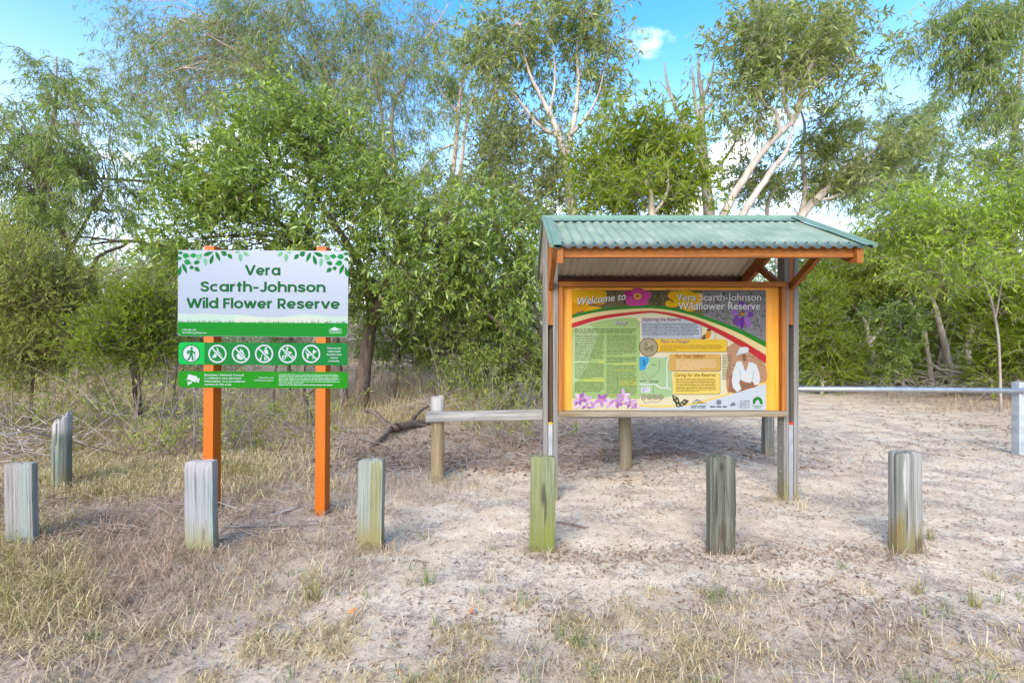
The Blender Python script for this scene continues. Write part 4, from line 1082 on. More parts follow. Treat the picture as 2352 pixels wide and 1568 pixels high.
# foot of the sheet: swoosh, orchids, butterfly, makers' marks
SW = arc([(818, 1308), (1000, 1318), (1200, 1310), (1450, 1275), (1750, 1190), (2000, 1110), (2157, 1066)], 6)
S.poly('foot_band', ink(250, 214, 120), [(x, y - 6) for x, y in SW] + [(2157, 1100), (2157, 1362), (818, 1362)], 2)
S.poly('foot_band', ink(214, 222, 232), [(x, y + 16) for x, y in SW] + [(2157, 1362), (818, 1362)], 3)
orc = [ink(206, 150, 214), ink(224, 182, 230), ink(178, 108, 190), ink(238, 214, 240)]
for x, y, r_ in ((185, 1240, 92), (265, 1255, 80), (140, 1310, 76), (420, 1250, 96), (500, 1290, 84), (570, 1295, 88), (650, 1215, 92), (720, 1290, 86), (340, 1310, 70), (770, 1320, 60), (250, 1330, 60)):
    a0 = g_.uniform(0, 60)
    for k in range(5):
        a_ = a0 + k * 72; l_ = r_ * g_.uniform(.8, 1.05); dx, dy = math.cos(math.radians(a_)), math.sin(math.radians(a_))
        cx_, cy_ = x + dx * l_ * .5, min(y + dy * l_ * .5, 1362 - abs(dy) * l_ * .5 - 14)
        cx_ = max(cx_, 104 + abs(dx) * l_ * .5 + 14)
        S.leaf('printed_orchids', orc[g_.integers(4)], cx_, cy_, l_, r_ * .44, a_, 7 + k % 3)
    S.ellipse('printed_orchids', ink(232, 170, 90), x, min(y, 1345), r_ * .12, r_ * .11, 11)
for pts in ([(1160, 1192), (1225, 1225), (1248, 1285), (1205, 1300), (1172, 1255)], [(1250, 1285), (1290, 1240), (1342, 1262), (1310, 1300), (1262, 1325), (1240, 1318)], [(1200, 1290), (1248, 1290), (1240, 1330), (1205, 1325)]):
    S.poly('printed_butterfly', ink(88, 84, 56), pts, 7)
for x, y in ((1190, 1228), (1215, 1262), (1290, 1275), (1268, 1300), (1225, 1308)): S.ellipse('printed_butterfly', ink(214, 212, 190), x, y, 13, 7, 8, 10, 40)
S.poly('emblem', ink(60, 130, 190), [(1378, 1282), (1420, 1246), (1470, 1262), (1500, 1282), (1450, 1266), (1420, 1262)], 6); S.poly('emblem', ink(220, 170, 40), [(1410, 1280), (1450, 1262), (1540, 1290), (1470, 1282)], 7); S.rect('emblem', ink(60, 140, 90), 1376, 1284, 1520, 1290, 6)
S.lines('emblem', ink(90, 120, 130), 1362, 1530, 1306, 1342, 2, 12, 6, 3, .95)
S.ellipse('emblem', ink(106, 116, 128), 1658, 1278, 28, 28, 6); S.ring('emblem', ink(180, 186, 196), 1658, 1278, 14, 19, 7, 20); S.lines('emblem', ink(90, 94, 104), 1566, 1744, 1312, 1336, 1, 15, 6, 6, 1)
S.poly('emblem', ink(130, 134, 140), [(1776, 1302), (1800, 1278), (1822, 1280), (1840, 1300), (1822, 1318), (1800, 1312), (1784, 1326)], 6)
S.rect('emblem', ink(170, 172, 180), 1858, 1256, 1861, 1345, 6); S.lines('emblem', ink(140, 144, 152), 1876, 1985, 1254, 1344, 4, 11, 6, 8, 1)
S.poly('emblem', ink(50, 140, 60), arc([(2016, 1295), (2020, 1250), (2050, 1222), (2085, 1222), (2115, 1250), (2120, 1295), (2094, 1295), (2086, 1264), (2066, 1254), (2048, 1266), (2044, 1295)], 3), 6)
S.text('lettering', ink(60, 140, 66), 'Landcare', 2014, 2122, 1322, 17, 6, .01); S.lines('emblem', ink(90, 150, 90), 2030, 2106, 1326, 1342, 1, 8, 6, 5, 1)
pr.build(pn, INK)
# ---------------------------------------------------------------- foliage
def unit(v): return v / (np.linalg.norm(v, axis=-1, keepdims=True) + 1e-9)

def leaf_arrays(pos, dr, ln, wd, g, fold=0.25, curl=0.0):
    """leaves folded along the midrib, two triangles each"""
    n = len(pos)
    nr = unit(g.normal(0, 1, (n, 3)) + np.array([0, 0, .9]))
    s = unit(np.cross(dr, nr)); nr = np.cross(s, dr)
    L_ = ln[:, None]; W_ = wd[:, None]
    mid = pos + dr * L_ * .45
    tip = pos + dr * L_ - np.array([0, 0, 1.0]) * L_ * curl
    a = mid + s * W_ * .5 + nr * W_ * fold; b = mid - s * W_ * .5 + nr * W_ * fold
    v = np.stack([pos, a, tip, b], 1).reshape(-1, 3)
    k = np.arange(n)[:, None] * 4
    f = np.concatenate([k + np.array([[0, 1, 2]]), k + np.array([[0, 2, 3]])], 1).reshape(-1, 3)
    return v, f

def twig_arrays(a, m, b, r0, r1):
    """three-sided twigs through three points each, all at once"""
    n = len(a)
    ax = unit(b - a); s = unit(np.cross(ax, np.array([.3, .2, .93]))); u = np.cross(s, ax)
    vs_ = []
    for p_, r in ((a, r0), (m, (r0 + r1) / 2), (b, r1)):
        for k in range(3):
            c, sn = math.cos(k * 2.0944), math.sin(k * 2.0944)
            vs_.append(p_ + (s * c + u * sn) * (r[:, None] if hasattr(r, '__len__') else r))
    v = np.stack(vs_, 1).reshape(-1, 3)
    f = []
    for ring in (0, 3):
        for k in range(3):
            k2 = (k + 1) % 3
            f += [[ring + k, ring + k2, ring + 3 + k2], [ring + k, ring + 3 + k2, ring + 3 + k]]
    f = (np.arange(n)[:, None, None] * 9 + np.array(f)[None]).reshape(-1, 3)
    return v, f

def merge(parts):
    v, f, m, off = [], [], [], 0
    for vv, ff, mi in parts:
        if len(vv) == 0: continue
        v.append(vv); f.append(ff + off); m.append(np.full(len(ff), mi)); off += len(vv)
    return np.concatenate(v), np.concatenate(f), np.concatenate(m)

def limb(name, pts, mat, parent, org, sides=10, rough=.06, seed=0, jit=.006):
    p = smooth_path(pts, 7, 0, rng)
    g = np.random.default_rng(seed)
    w1 = np.cumsum(g.normal(0, jit, (len(p), 3)), 0); w1 -= np.linspace(0, 1, len(p))[:, None] * w1[-1]
    xyz = p[:, :3] + w1 * np.minimum(1, p[:, 3:4] / .05)
    v, f = tube_arrays(xyz - org, np.maximum(p[:, 3], .003), sides, True, rough, seed)
    return mesh_obj(name, v, f, mat, parent, True), xyz

NL = 0
def plant(name, label, cat, base, skel, blobs, leaf, lmat, bmat, group=None, seed=0, kt=14, km=14, tl=.45, up=.35, droop=.0, clump=.0, twr=.004, out=.8, lift=True, leafdir=.55, hollow=.55, main='trunk'):
    """one tree or bush. skel: limbs as photo positions with distance and radius; blobs: the masses of its crown, (x, y, d, rx, ry, depth radius, clumps);
    leaf: (length, width, fold, curl)"""
    global NL
    g = np.random.default_rng(seed + 100)
    org = gpx(*base) if len(base) == 2 else gpt((base[0] - CX) / FX * base[2], base[2])
    root = empty(name, org, label, cat, group)
    o3 = np.array(org)
    sk = []
    for i, pl in enumerate(skel):
        pts = [tuple(P(x, y, d)) + (r,) for x, y, d, r in pl]
        if i == 0:
            pts[0] = (pts[0][0], pts[0][1], float(gz(pts[0][0], pts[0][1])) - .08, pts[0][3])
        _, xyz = limb(main if i == 0 else 'limb', pts, bmat, root, o3, 12 if i == 0 else 8, .07, seed * 31 + i)
        sk.append(xyz)
    parts = []
    if blobs:
        skp = np.concatenate(sk) if sk else np.array([o3])
        cc, bc = [], []
        for x, y, d, rx, ry, rz, n in blobs:
            c = np.array(P(x, y, d)); R = np.array([rx * d / FX, rz, ry * d / FX])
            q = unit(g.normal(0, 1, (n, 3))) * (g.random((n, 1)) ** hollow)
            cc.append(c + q * R); bc.append(np.repeat(c[None], n, 0))
        cc, bc = np.concatenate(cc), np.concatenate(bc)
        n = len(cc)
        zmin = gz(cc[:, 0], cc[:, 1]) + .08
        cc[:, 2] = np.maximum(cc[:, 2], zmin)
        # a branch from the nearest lower limb to each clump
        dist = np.linalg.norm(skp[None] - cc[:, None], axis=2) + np.maximum(0, skp[None, :, 2] - cc[:, None, 2]) * 1.2
        st = skp[dist.argmin(1)]
        far = np.linalg.norm(cc - st, axis=1)
        m1 = st * .55 + cc * .45 + g.normal(0, .08, (n, 3)) * far[:, None] + np.array([0, 0, 1]) * far[:, None] * .06
        parts.append(twig_arrays(st, m1, cc, .010 + .006 * far, np.full(n, .005)) + (1,))
        # twigs
        dirs = unit(g.normal(0, 1, (n, kt, 3)) + out * unit(cc - bc)[:, None, :] + np.array([0, 0, up]))
        ln = tl * g.uniform(.45, 1.25, (n, kt, 1))
        a = cc[:, None, :] + g.normal(0, .06 + clump, (n, kt, 3))
        b = a + dirs * ln - np.array([0, 0, 1.0]) * ln * droop
        m = (a + b) / 2 + np.array([0, 0, 1]) * ln * .10 * (1 + droop) + g.normal(0, .03, a.shape) * ln
        a2, m2, b2 = a.reshape(-1, 3), m.reshape(-1, 3), b.reshape(-1, 3)
        parts.append(twig_arrays(a2, m2, b2, np.full(len(a2), twr), np.full(len(a2), twr * .5)) + (1,))
        # leaves along the outer part of each twig
        nt_ = len(a2)
        t_ = g.uniform(.12, 1.02, (nt_, km, 1))
        pos = (1 - t_) ** 2 * a2[:, None] + 2 * t_ * (1 - t_) * m2[:, None] + t_ ** 2 * b2[:, None]
        td = unit(b2 - a2)[:, None, :]
        dl = unit(td * leafdir + g.normal(0, .55, (nt_, km, 3)) - np.array([0, 0, 1.0]) * droop * .9)
        pos, dl = pos.reshape(-1, 3), dl.reshape(-1, 3)
        k = len(pos); NL += k
        sc_ = g.uniform(.6, 1.25, k)
        v, f = leaf_arrays(pos, dl, leaf[0] * sc_, leaf[1] * sc_, g, leaf[2] if len(leaf) > 2 else .2, leaf[3] if len(leaf) > 3 else 0)
        parts.append((v, f, 0))
        v, f, mi = merge(parts)
        np_mesh('crown', v - o3, f, [lmat, bmat], root, mi)
    return root

# leaf colours
def G(*a): return rgb(*a)
LM = dict(
    wattle=leaf_mat('wattle_leaf', [(0, G(0.029, 0.050, 0.011)), (.3, G(0.077, 0.115, 0.021)), (.65, G(0.132, 0.180, 0.032)), (1, G(0.264, 0.300, 0.055))], .45, .30, spec=.65, k=2.0),
    wattle_dull=leaf_mat('dull_wattle_leaf', [(0, G(0.063, 0.085, 0.017)), (.4, G(0.085, 0.114, 0.021)), (.75, G(0.135, 0.169, 0.033)), (1, G(0.247, 0.254, 0.060))], .50, .5, k=2.0),
    gum=leaf_mat('gum_leaf', [(0, G(0.087, 0.121, 0.042)), (.4, G(0.115, 0.153, 0.055)), (.75, G(0.172, 0.212, 0.078)), (1, G(0.240, 0.254, 0.098))], .50, .5, k=1.75),
    gum_olive=leaf_mat('olive_gum_leaf', [(0, G(0.083, 0.110, 0.030)), (.4, G(0.124, 0.153, 0.041)), (.75, G(0.196, 0.220, 0.071)), (.93, G(0.199, 0.215, 0.075)), (1, G(0.238, 0.170, 0.080))], .50, .36, spec=.5, k=1.75),
    brown_olive=leaf_mat('brownish_gum_leaf', [(0, G(0.079, 0.097, 0.027)), (.45, G(0.114, 0.134, 0.039)), (.8, G(0.169, 0.187, 0.062)), (1, G(0.219, 0.148, 0.066))], .50, .5, k=1.75),
    yellow=leaf_mat('yellow_green_leaf', [(0, G(0.086, 0.134, 0.017)), (.4, G(0.129, 0.187, 0.022)), (.75, G(0.207, 0.272, 0.032)), (1, G(0.338, 0.363, 0.042))], .50, .45, k=1.75),
    gum_yellow=leaf_mat('drooping_gum_leaf', [(0, G(0.080, 0.115, 0.030)), (.4, G(0.110, 0.148, 0.040)), (.75, G(0.172, 0.217, 0.055)), (1, G(0.261, 0.275, 0.071))], .50, .45, k=1.75),
    flower=leaf_mat('flowering_wattle_leaf', [(0, G(0.082, 0.110, 0.014)), (.4, G(0.110, 0.148, 0.015)), (.74, G(0.168, 0.206, 0.025)), (.86, G(0.236, 0.233, 0.035)), (.93, G(0.410, 0.307, 0.063)), (1, G(0.475, 0.339, 0.084))], .50, .45, clump=.45, k=1.75),
    needle=leaf_mat('fine_tea_tree_leaf', [(0, G(0.074, 0.100, 0.012)), (.4, G(0.107, 0.138, 0.014)), (.75, G(0.174, 0.201, 0.025)), (1, G(0.270, 0.265, 0.042))], .50, .55, k=2.0),
    needle_olive=leaf_mat('olive_tea_tree_leaf', [(0, G(0.079, 0.097, 0.023)), (.4, G(0.109, 0.126, 0.028)), (.75, G(0.166, 0.180, 0.043)), (1, G(0.248, 0.229, 0.064))], .50, .55, k=2.2),
    needle_bright=leaf_mat('bright_tea_tree_leaf', [(0, G(0.076, 0.103, 0.010)), (.5, G(0.114, 0.153, 0.011)), (1, G(0.173, 0.233, 0.022))], .50, .5, k=1.75),
    far=leaf_mat('distant_leaf', [(0, G(0.088, 0.106, 0.053)), (.5, G(0.146, 0.164, 0.084)), (1, G(0.216, 0.228, 0.115))], .50, .6, k=2.3),
    brush=leaf_mat('dry_brush_leaf', [(0, G(0.150, 0.118, 0.087)), (.5, G(0.194, 0.159, 0.113)), (1, G(0.281, 0.243, 0.159))], .50, .7, k=2.1),
)
BK = dict(
    dark=bark_mat('dark_rough_bark', rgb(.20, .15, .12), rgb(.055, .042, .035), 9, .3, .02),
    white=bark_mat('white_smooth_bark', rgb(.50, .44, .39), rgb(.25, .20, .17), 5, .3, .008),
    grey=bark_mat('grey_bark', rgb(.34, .30, .27), rgb(.15, .125, .11), 7, .3, .012),
    pale=bark_mat('papery_bark', rgb(.56, .49, .41), rgb(.28, .22, .17), 8, .25, .015),
    pink=bark_mat('pinkish_bark', rgb(.44, .34, .29), rgb(.24, .17, .14), 6, .3, .008),
    twig=bark_mat('dead_twig_bark', rgb(.46, .41, .37), rgb(.24, .20, .18), 9, .3, .006),
)
WG = 'trees and bushes of the reserve'

# --- behind the orange sign
plant('wattle_tree', 'large glossy green wattle behind the orange sign, on a leaning dark forked trunk', 'tree', (827, 938),
  [[(826, 940, 10, .17), (836, 870, 10, .145), (847, 790, 9.95, .13), (857, 735, 9.9, .12), (884, 672, 9.8, .10), (906, 610, 9.6, .08), (925, 520, 9.4, .055), (900, 420, 9.2, .03)],
   [(856, 738, 9.9, .095), (838, 650, 9.7, .08), (795, 560, 9.4, .065), (735, 470, 9.1, .05), (700, 370, 9, .03), (720, 280, 9, .015)],
   [(838, 650, 9.7, .06), (760, 600, 9.2, .05), (640, 510, 8.8, .035), (545, 420, 8.6, .02)],
   [(735, 470, 9.1, .04), (640, 400, 8.9, .03), (600, 330, 8.9, .018)]],
  [(655, 335, 8.9, 165, 105, 1.1, 34), (545, 430, 8.5, 145, 125, 1.0, 34), (785, 390, 9.2, 150, 115, 1.1, 34), (640, 520, 8.4, 215, 90, 1.0, 36), (470, 505, 8.2, 75, 105, .8, 16), (865, 470, 9, 85, 110, .9, 20), (720, 265, 9.3, 115, 55, .8, 14), (850, 590, 9.2, 70, 90, .7, 12), (440, 560, 8.3, 60, 60, .6, 8)],
  (.135, .038, .18, .06), LM['wattle'], BK['dark'], WG, 1, kt=12, km=11, tl=.55, clump=.10, up=.25, droop=.08)
plant('wattle_sapling', 'short dark blackened stem beside the leaning trunk, with sparse orange-tinged leaves', 'tree', (792, 938),
  [[(792, 940, 10.1, .12), (786, 890, 10.1, .10), (772, 820, 10.1, .08), (776, 740, 10, .055), (800, 680, 9.9, .03)]],
  [(828, 680, 9.6, 38, 90, .5, 12), (760, 640, 9.8, 80, 70, .5, 8)], (.11, .03, .18, .1), LM['wattle_dull'], BK['dark'], WG, 2, kt=10, km=11, tl=.35, droop=.5)
plant('forked_stem', 'thin dark crooked stem standing between the two orange posts', 'tree', (714, 977),
  [[(716, 979, 7.9, .065), (704, 940, 7.9, .055), (692, 885, 7.9, .05), (700, 830, 7.9, .04), (730, 770, 7.9, .03)], [(697, 905, 7.9, .035), (725, 890, 7.9, .03), (742, 860, 7.95, .02), (748, 800, 8, .012)], [(632, 962, 8.6, .028), (628, 900, 8.6, .025), (640, 800, 8.6, .018)]],
  [(700, 700, 8.4, 90, 60, .5, 8)], (.11, .03, .18, .06), LM['wattle_dull'], BK['dark'], WG, 3, kt=10, km=10, tl=.3)
# --- middle thicket between sign and shelter
plant('wattle_bush', 'mid-green wattle thicket with a long slanting bare stem, between sign and shelter', 'bush', (1240, 932),
  [[(1240, 934, 9.3, .06), (1236, 870, 9.2, .05), (1210, 810, 9.1, .045), (1150, 750, 9, .04), (1095, 700, 8.9, .035), (1045, 630, 8.8, .025)], [(1236, 870, 9.2, .03), (1245, 780, 9.1, .03), (1225, 690, 9, .025), (1190, 600, 8.9, .018)], [(1080, 690, 8.9, .02), (1010, 640, 8.8, .018), (980, 560, 8.7, .012)]],
  [(1000, 525, 8.6, 110, 75, .9, 24), (1120, 530, 8.5, 120, 80, .9, 26), (985, 640, 8.8, 90, 80, .8, 18), (1180, 640, 8.8, 75, 110, .8, 20), (1080, 620, 8.9, 100, 70, .8, 16), (940, 560, 8.9, 60, 70, .6, 10), (1225, 540, 9, 50, 70, .5, 8)],
  (.13, .036, .18, .06), LM['wattle'], BK['dark'], WG, 4, kt=12, km=11, tl=.55, clump=.12, up=.2, droop=.2)
plant('wattle_bush', 'low dull-green wattle with thin stems, rising from the straw behind the grey fence rail', 'bush', (1130, 925),
  [[(1130, 927, 9.8, .03), (1120, 880, 9.8, .025), (1105, 820, 9.7, .02), (1080, 770, 9.6, .012)], [(1125, 900, 9.8, .018), (1170, 850, 9.7, .015), (1205, 800, 9.6, .01)]],
  [(1090, 790, 8.7, 70, 60, .6, 14), (1160, 810, 8.8, 75, 70, .6, 14), (1100, 870, 9.0, 55, 45, .4, 9), (1205, 850, 9.2, 40, 55, .4, 8), (1030, 720, 9.4, 60, 50, .5, 7)], (.11, .028, .18, .06), LM['wattle_dull'], BK['dark'], WG, 5, kt=11, km=11, tl=.34, up=.2, droop=.2)
plant('gum_sapling', 'thin sapling stem with a few low leaf tufts, in straw beyond the fence\'s end post', 'tree', (965, 905),
  [[(1010, 912, 11, .03), (1005, 850, 11, .026), (985, 780, 11, .022), (975, 700, 11, .015)]],
  [(1015, 880, 10.8, 22, 40, .2, 5), (960, 700, 10.8, 60, 60, .5, 10)], (.10, .024, .18, .06), LM['wattle_dull'], BK['grey'], WG, 6, kt=9, km=9, tl=.25)
plant('banksia_tree', 'dark olive tree with brown-tinged crown, hard against the shelter\'s high roof corner', 'tree', (1150, 905),
  [[(1170, 900, 12.4, .10), (1180, 700, 12.3, .09), (1150, 560, 12.2, .07), (1130, 440, 12.1, .05), (1130, 340, 12, .02)], [(1240, 520, 11, .07), (1205, 455, 11, .055), (1160, 400, 11, .03)], [(1150, 560, 12.2, .05), (1220, 470, 11.8, .035), (1270, 390, 11.6, .015)]],
  [(1130, 345, 12, 75, 75, .9, 22), (1205, 430, 11.3, 115, 85, .9, 32), (1265, 400, 11.2, 60, 90, .7, 16), (1120, 450, 11.7, 75, 70, .8, 16), (1190, 320, 12, 50, 40, .6, 8)], (.13, .036, .15, .04), LM['brown_olive'], BK['grey'], WG, 7, kt=12, km=12, tl=.6, clump=.15, up=.2)
# --- tall gums
plant('gum_tree', 'tall airy grey-green gum towering over the wattle, with hanging fine leaves', 'tree', (955, 868),
  [[(955, 880, 16, .12), (945, 700, 16, .13), (915, 560, 16, .13), (870, 440, 16, .13), (805, 310, 16, .10), (760, 200, 16, .07), (720, 90, 16, .04), (690, -20, 16, .02)],
   [(870, 440, 16, .08), (880, 300, 16, .06), (860, 150, 16, .045), (850, 20, 16, .025)],
   [(945, 600, 15.9, .08), (900, 300, 15.8, .07), (930, 190, 15.8, .055), (965, 110, 15.8, .04), (1000, 60, 15.8, .028), (1030, 10, 15.8, .02)],
   [(805, 310, 16, .06), (700, 220, 16, .045), (600, 130, 16, .03), (520, 60, 16, .015)],
   [(760, 200, 16, .04), (660, 100, 16, .03), (600, 20, 16, .015)]],
  [(570, 110, 16, 120, 100, 1.5, 22), (700, 160, 16, 130, 130, 1.6, 34), (860, 130, 16, 110, 120, 1.5, 30), (880, 290, 16, 95, 120, 1.5, 30), (640, 40, 16, 130, 70, 1.4, 22), (490, 70, 16.3, 90, 90, 1.2, 14), (780, 30, 16, 110, 60, 1.2, 16), (960, 60, 16, 75, 55, 1, 9), (870, 410, 15.7, 85, 75, 1.2, 18), (560, 250, 16.5, 130, 90, 1.3, 18), (740, 290, 16, 90, 80, 1.2, 12), (420, 170, 16.5, 80, 150, 1.2, 24), (350, 70, 16.5, 80, 80, 1, 14), (300, 210, 16.5, 90, 90, 1, 15), (960, 160, 16, 50, 90, 1, 9)],
  (.20, .026, .12, .12), LM['gum'], BK['pink'], WG, 8, kt=16, km=13, tl=.95, clump=.25, up=.1, droop=.65, twr=.005)
plant('gum_tree', 'slim twin-stemmed pinkish gum with sparse crown, left of the white-trunked gum', 'tree', (1012, 862),
  [[(1005, 880, 15, .13), (1015, 600, 15, .12), (1025, 480, 15, .11), (1038, 400, 15, .08), (1046, 330, 15, .07), (1052, 250, 15, .055), (1062, 190, 15, .04), (1090, 130, 15, .02)],
   [(1032, 470, 15, .07), (1060, 380, 15, .055), (1068, 300, 15, .05), (1085, 230, 15, .035), (1110, 180, 15, .02)],
   [(1046, 330, 15, .04), (1010, 345, 15, .03), (985, 370, 15, .025), (965, 400, 15, .015)], [(1052, 260, 15, .035), (1020, 220, 15, .025), (995, 180, 15, .012)]],
  [(1030, 200, 15, 60, 90, .9, 14), (1080, 170, 15, 60, 80, .9, 10), (965, 430, 15, 70, 70, .9, 14), (1040, 440, 14.5, 90, 50, .8, 12), (1000, 370, 15, 40, 30, .5, 4)], (.19, .034, .12, .1), LM['gum'], BK['pink'], WG, 9, kt=13, km=11, tl=.6, up=.1, droop=.5)
plant('gum_tree', 'white-trunked gum rising behind the shelter\'s roof, many pale forks under an olive crown', 'tree', (1352, 925),
  [[(1352, 930, 11, .17), (1340, 700, 11, .14), (1324, 540, 11, .13), (1314, 480, 11, .118), (1304, 420, 11, .10), (1298, 365, 11, .08), (1282, 315, 11, .07), (1258, 255, 11, .055), (1228, 200, 11, .04), (1205, 130, 11, .025), (1195, 60, 11, .012)],
   [(1300, 375, 11, .09), (1308, 320, 11, .075), (1322, 255, 11, .055), (1328, 180, 11, .04), (1325, 110, 11, .028), (1340, 30, 11, .014)],
   [(1282, 315, 11, .05), (1240, 290, 11.1, .04), (1200, 240, 11.2, .03), (1160, 200, 11.3, .02), (1110, 170, 11.3, .01)],
   [(1310, 310, 10.9, .05), (1345, 270, 10.9, .038), (1375, 215, 10.9, .026), (1390, 150, 10.9, .014)],
   [(1262, 265, 11, .035), (1275, 180, 10.9, .028), (1268, 90, 10.9, .015)],
   [(1308, 440, 11, .06), (1342, 400, 10.9, .04), (1352, 340, 10.8, .03), (1370, 290, 10.8, .018)]],
  [(1230, 125, 11.4, 145, 105, 1.1, 32), (1355, 105, 11.3, 70, 100, .9, 19), (1125, 165, 11.5, 62, 125, 1, 16), (1330, 25, 11, 75, 45, .9, 10), (1160, 290, 12, 95, 50, .8, 9), (1392, 250, 11.2, 30, 75, .5, 6), (1240, 40, 11.2, 110, 50, .9, 14), (1100, 90, 11.3, 50, 50, .6, 7)],
  (.16, .040, .15, .08), LM['gum_olive'], BK['white'], WG, 10, kt=12, km=10, tl=.62, clump=.12, up=.15, droop=.35)
plant('flowering_wattle', 'rounded green wattle tipped with pale yellow blossom, just above the shelter\'s ridge', 'tree', (1450, 920),
  [[(1450, 925, 9.8, .09), (1455, 700, 9.7, .08), (1450, 560, 9.6, .07), (1440, 430, 9.5, .04), (1430, 330, 9.5, .02)], [(1455, 640, 9.6, .05), (1520, 480, 9.5, .04), (1550, 370, 9.4, .02)]],
  [(1425, 350, 9.5, 85, 80, .9, 32), (1515, 335, 9.3, 75, 60, .8, 26), (1450, 450, 9, 110, 55, .9, 28), (1575, 440, 9.1, 50, 60, .6, 14), (1370, 430, 9.3, 40, 80, .5, 10), (1540, 430, 9, 80, 60, .6, 12)],
  (.15, .038, .15, .04), LM['flower'], BK['grey'], WG, 11, kt=12, km=10, tl=.5, clump=.1, up=.35, droop=.1)
# --- bare and white stems
plant('dead_branch', 'pale broken stub with one thin side shoot, above the middle of the roof ridge', 'dead tree', (1497, 940),
  [[(1500, 945, 8.6, .08), (1498, 700, 8.6, .07), (1496, 500, 8.6, .062), (1493, 450, 8.6, .055), (1484, 414, 8.6, .04)], [(1497, 495, 8.6, .035), (1522, 462, 8.6, .03), (1536, 425, 8.6, .024), (1532, 365, 8.6, .016)], [(1530, 445, 8.6, .015), (1544, 425, 8.6, .008)]],
  [], (.1, .02), LM['gum'], BK['pale'], None, 12)
plant('dead_tree', 'bare dead tree with upright leafless forks against the open sky', 'dead tree', (1630, 905),
  [[(1632, 910, 11, 0.176), (1632, 700, 11, 0.162), (1628, 520, 11, 0.135), (1618, 430, 11, 0.115), (1608, 360, 11, 0.101), (1606, 300, 11, 0.088), (1608, 262, 11, 0.074), (1612, 215, 11, 0.054), (1604, 165, 11, 0.034), (1605, 120, 11, 0.016)],
   [(1608, 350, 11, 0.061), (1572, 282, 11, 0.051), (1546, 240, 11, 0.041), (1532, 190, 11, 0.027), (1526, 145, 11, 0.014)], [(1537, 210, 11, 0.019), (1518, 190, 11, 0.011), (1512, 178, 11, 0.007)],
   [(1607, 290, 11, 0.054), (1596, 245, 11, 0.043), (1592, 190, 11, 0.027), (1590, 150, 11, 0.014)], [(1611, 230, 11, 0.043), (1630, 190, 11, 0.030), (1640, 140, 11, 0.014)], [(1609, 262, 11, 0.038), (1632, 240, 11, 0.027), (1648, 205, 11, 0.014)],
   [(1615, 420, 11, 0.041), (1660, 370, 11, 0.034), (1690, 320, 10.9, 0.024), (1672, 285, 10.9, 0.019), (1664, 240, 10.9, 0.011)]],
  [(1640, 420, 11.2, 60, 60, .6, 5)], (.13, .034, .15, .06), LM['gum_olive'], BK['grey'], None, 13, kt=9, km=8, tl=.35)
plant('leaning_gum', 'tall gum with two white trunks leaning to the side over the roof\'s far end', 'tree', (1592, 905),
  [[(1592, 915, 10, .20), (1625, 640, 10, .165), (1662, 500, 10, .088), (1712, 405, 10, .075), (1762, 335, 10, .068), (1795, 305, 10, .062), (1822, 280, 10, .056), (1838, 240, 10, .065), (1848, 190, 10, .05), (1870, 140, 10, .038), (1905, 105, 10, .022), (1950, 80, 10, .01)],
   [(1665, 560, 9.8, .085), (1718, 465, 9.8, .072), (1768, 395, 9.8, .062), (1805, 350, 9.8, .045), (1822, 290, 10, .025)],
   [(1822, 282, 10, .055), (1802, 240, 10, .045), (1798, 180, 10, .038), (1775, 110, 10, .025), (1770, 30, 10, .012)],
   [(1790, 310, 10, .05), (1782, 260, 10, .04), (1758, 240, 10, .03), (1735, 200, 10, .015)],
   [(1840, 235, 10, .035), (1880, 190, 10.1, .028), (1930, 150, 10.1, .018), (1975, 130, 10.1, .008)],
   [(1770, 330, 10, .03), (1745, 290, 9.9, .022), (1710, 330, 9.9, .018), (1690, 300, 9.9, .01)]],
  [(1850, 55, 10.3, 165, 90, 1.1, 40), (1750, 140, 10.3, 85, 80, .8, 18), (1940, 110, 10.2, 85, 100, .9, 22), (1715, 75, 10, 50, 75, .8, 12), (1725, 260, 10, 65, 50, .7, 10), (1840, 150, 10, 80, 50, .8, 12), (1690, 200, 10, 40, 50, .5, 6)],
  (.16, .042, .15, .08), LM['gum_olive'], BK['white'], WG, 14, kt=12, km=10, tl=.58, clump=.12, up=.2, droop=.25)
plant('leaning_gum', 'lower gum of crossing pinkish-white stems and brownish crown, beyond the roof\'s sloping edge', 'tree', (1800, 900),
  [[(1790, 905, 12, .17), (1800, 660, 11.9, .14), (1835, 510, 11.8, .12), (1895, 440, 11.7, .09), (1955, 385, 11.6, .06), (2010, 345, 11.5, .03)],
   [(1835, 515, 11.8, .07), (1850, 430, 11.8, .055), (1840, 350, 11.8, .045), (1848, 290, 11.8, .03), (1835, 240, 11.8, .015)], [(1800, 640, 11.9, .07), (1760, 480, 11.8, .05), (1810, 400, 11.7, .04), (1850, 330, 11.6, .015)],
   [(1870, 460, 11.7, .05), (1920, 450, 11.7, .035), (2010, 400, 11.6, .02), (2080, 380, 11.6, .01)]],
  [(1965, 335, 11.4, 115, 60, .8, 22), (1860, 425, 11.9, 100, 45, .6, 14), (2060, 330, 11.5, 70, 50, .7, 12), (1750, 410, 11.4, 70, 60, .7, 16), (1900, 290, 11.3, 60, 40, .6, 7), (2010, 420, 11.5, 80, 40, .6, 10)],
  (.15, .038, .15, .05), LM['gum_olive'], BK['white'], WG, 15, kt=12, km=11, tl=.45, up=.2, droop=.15)
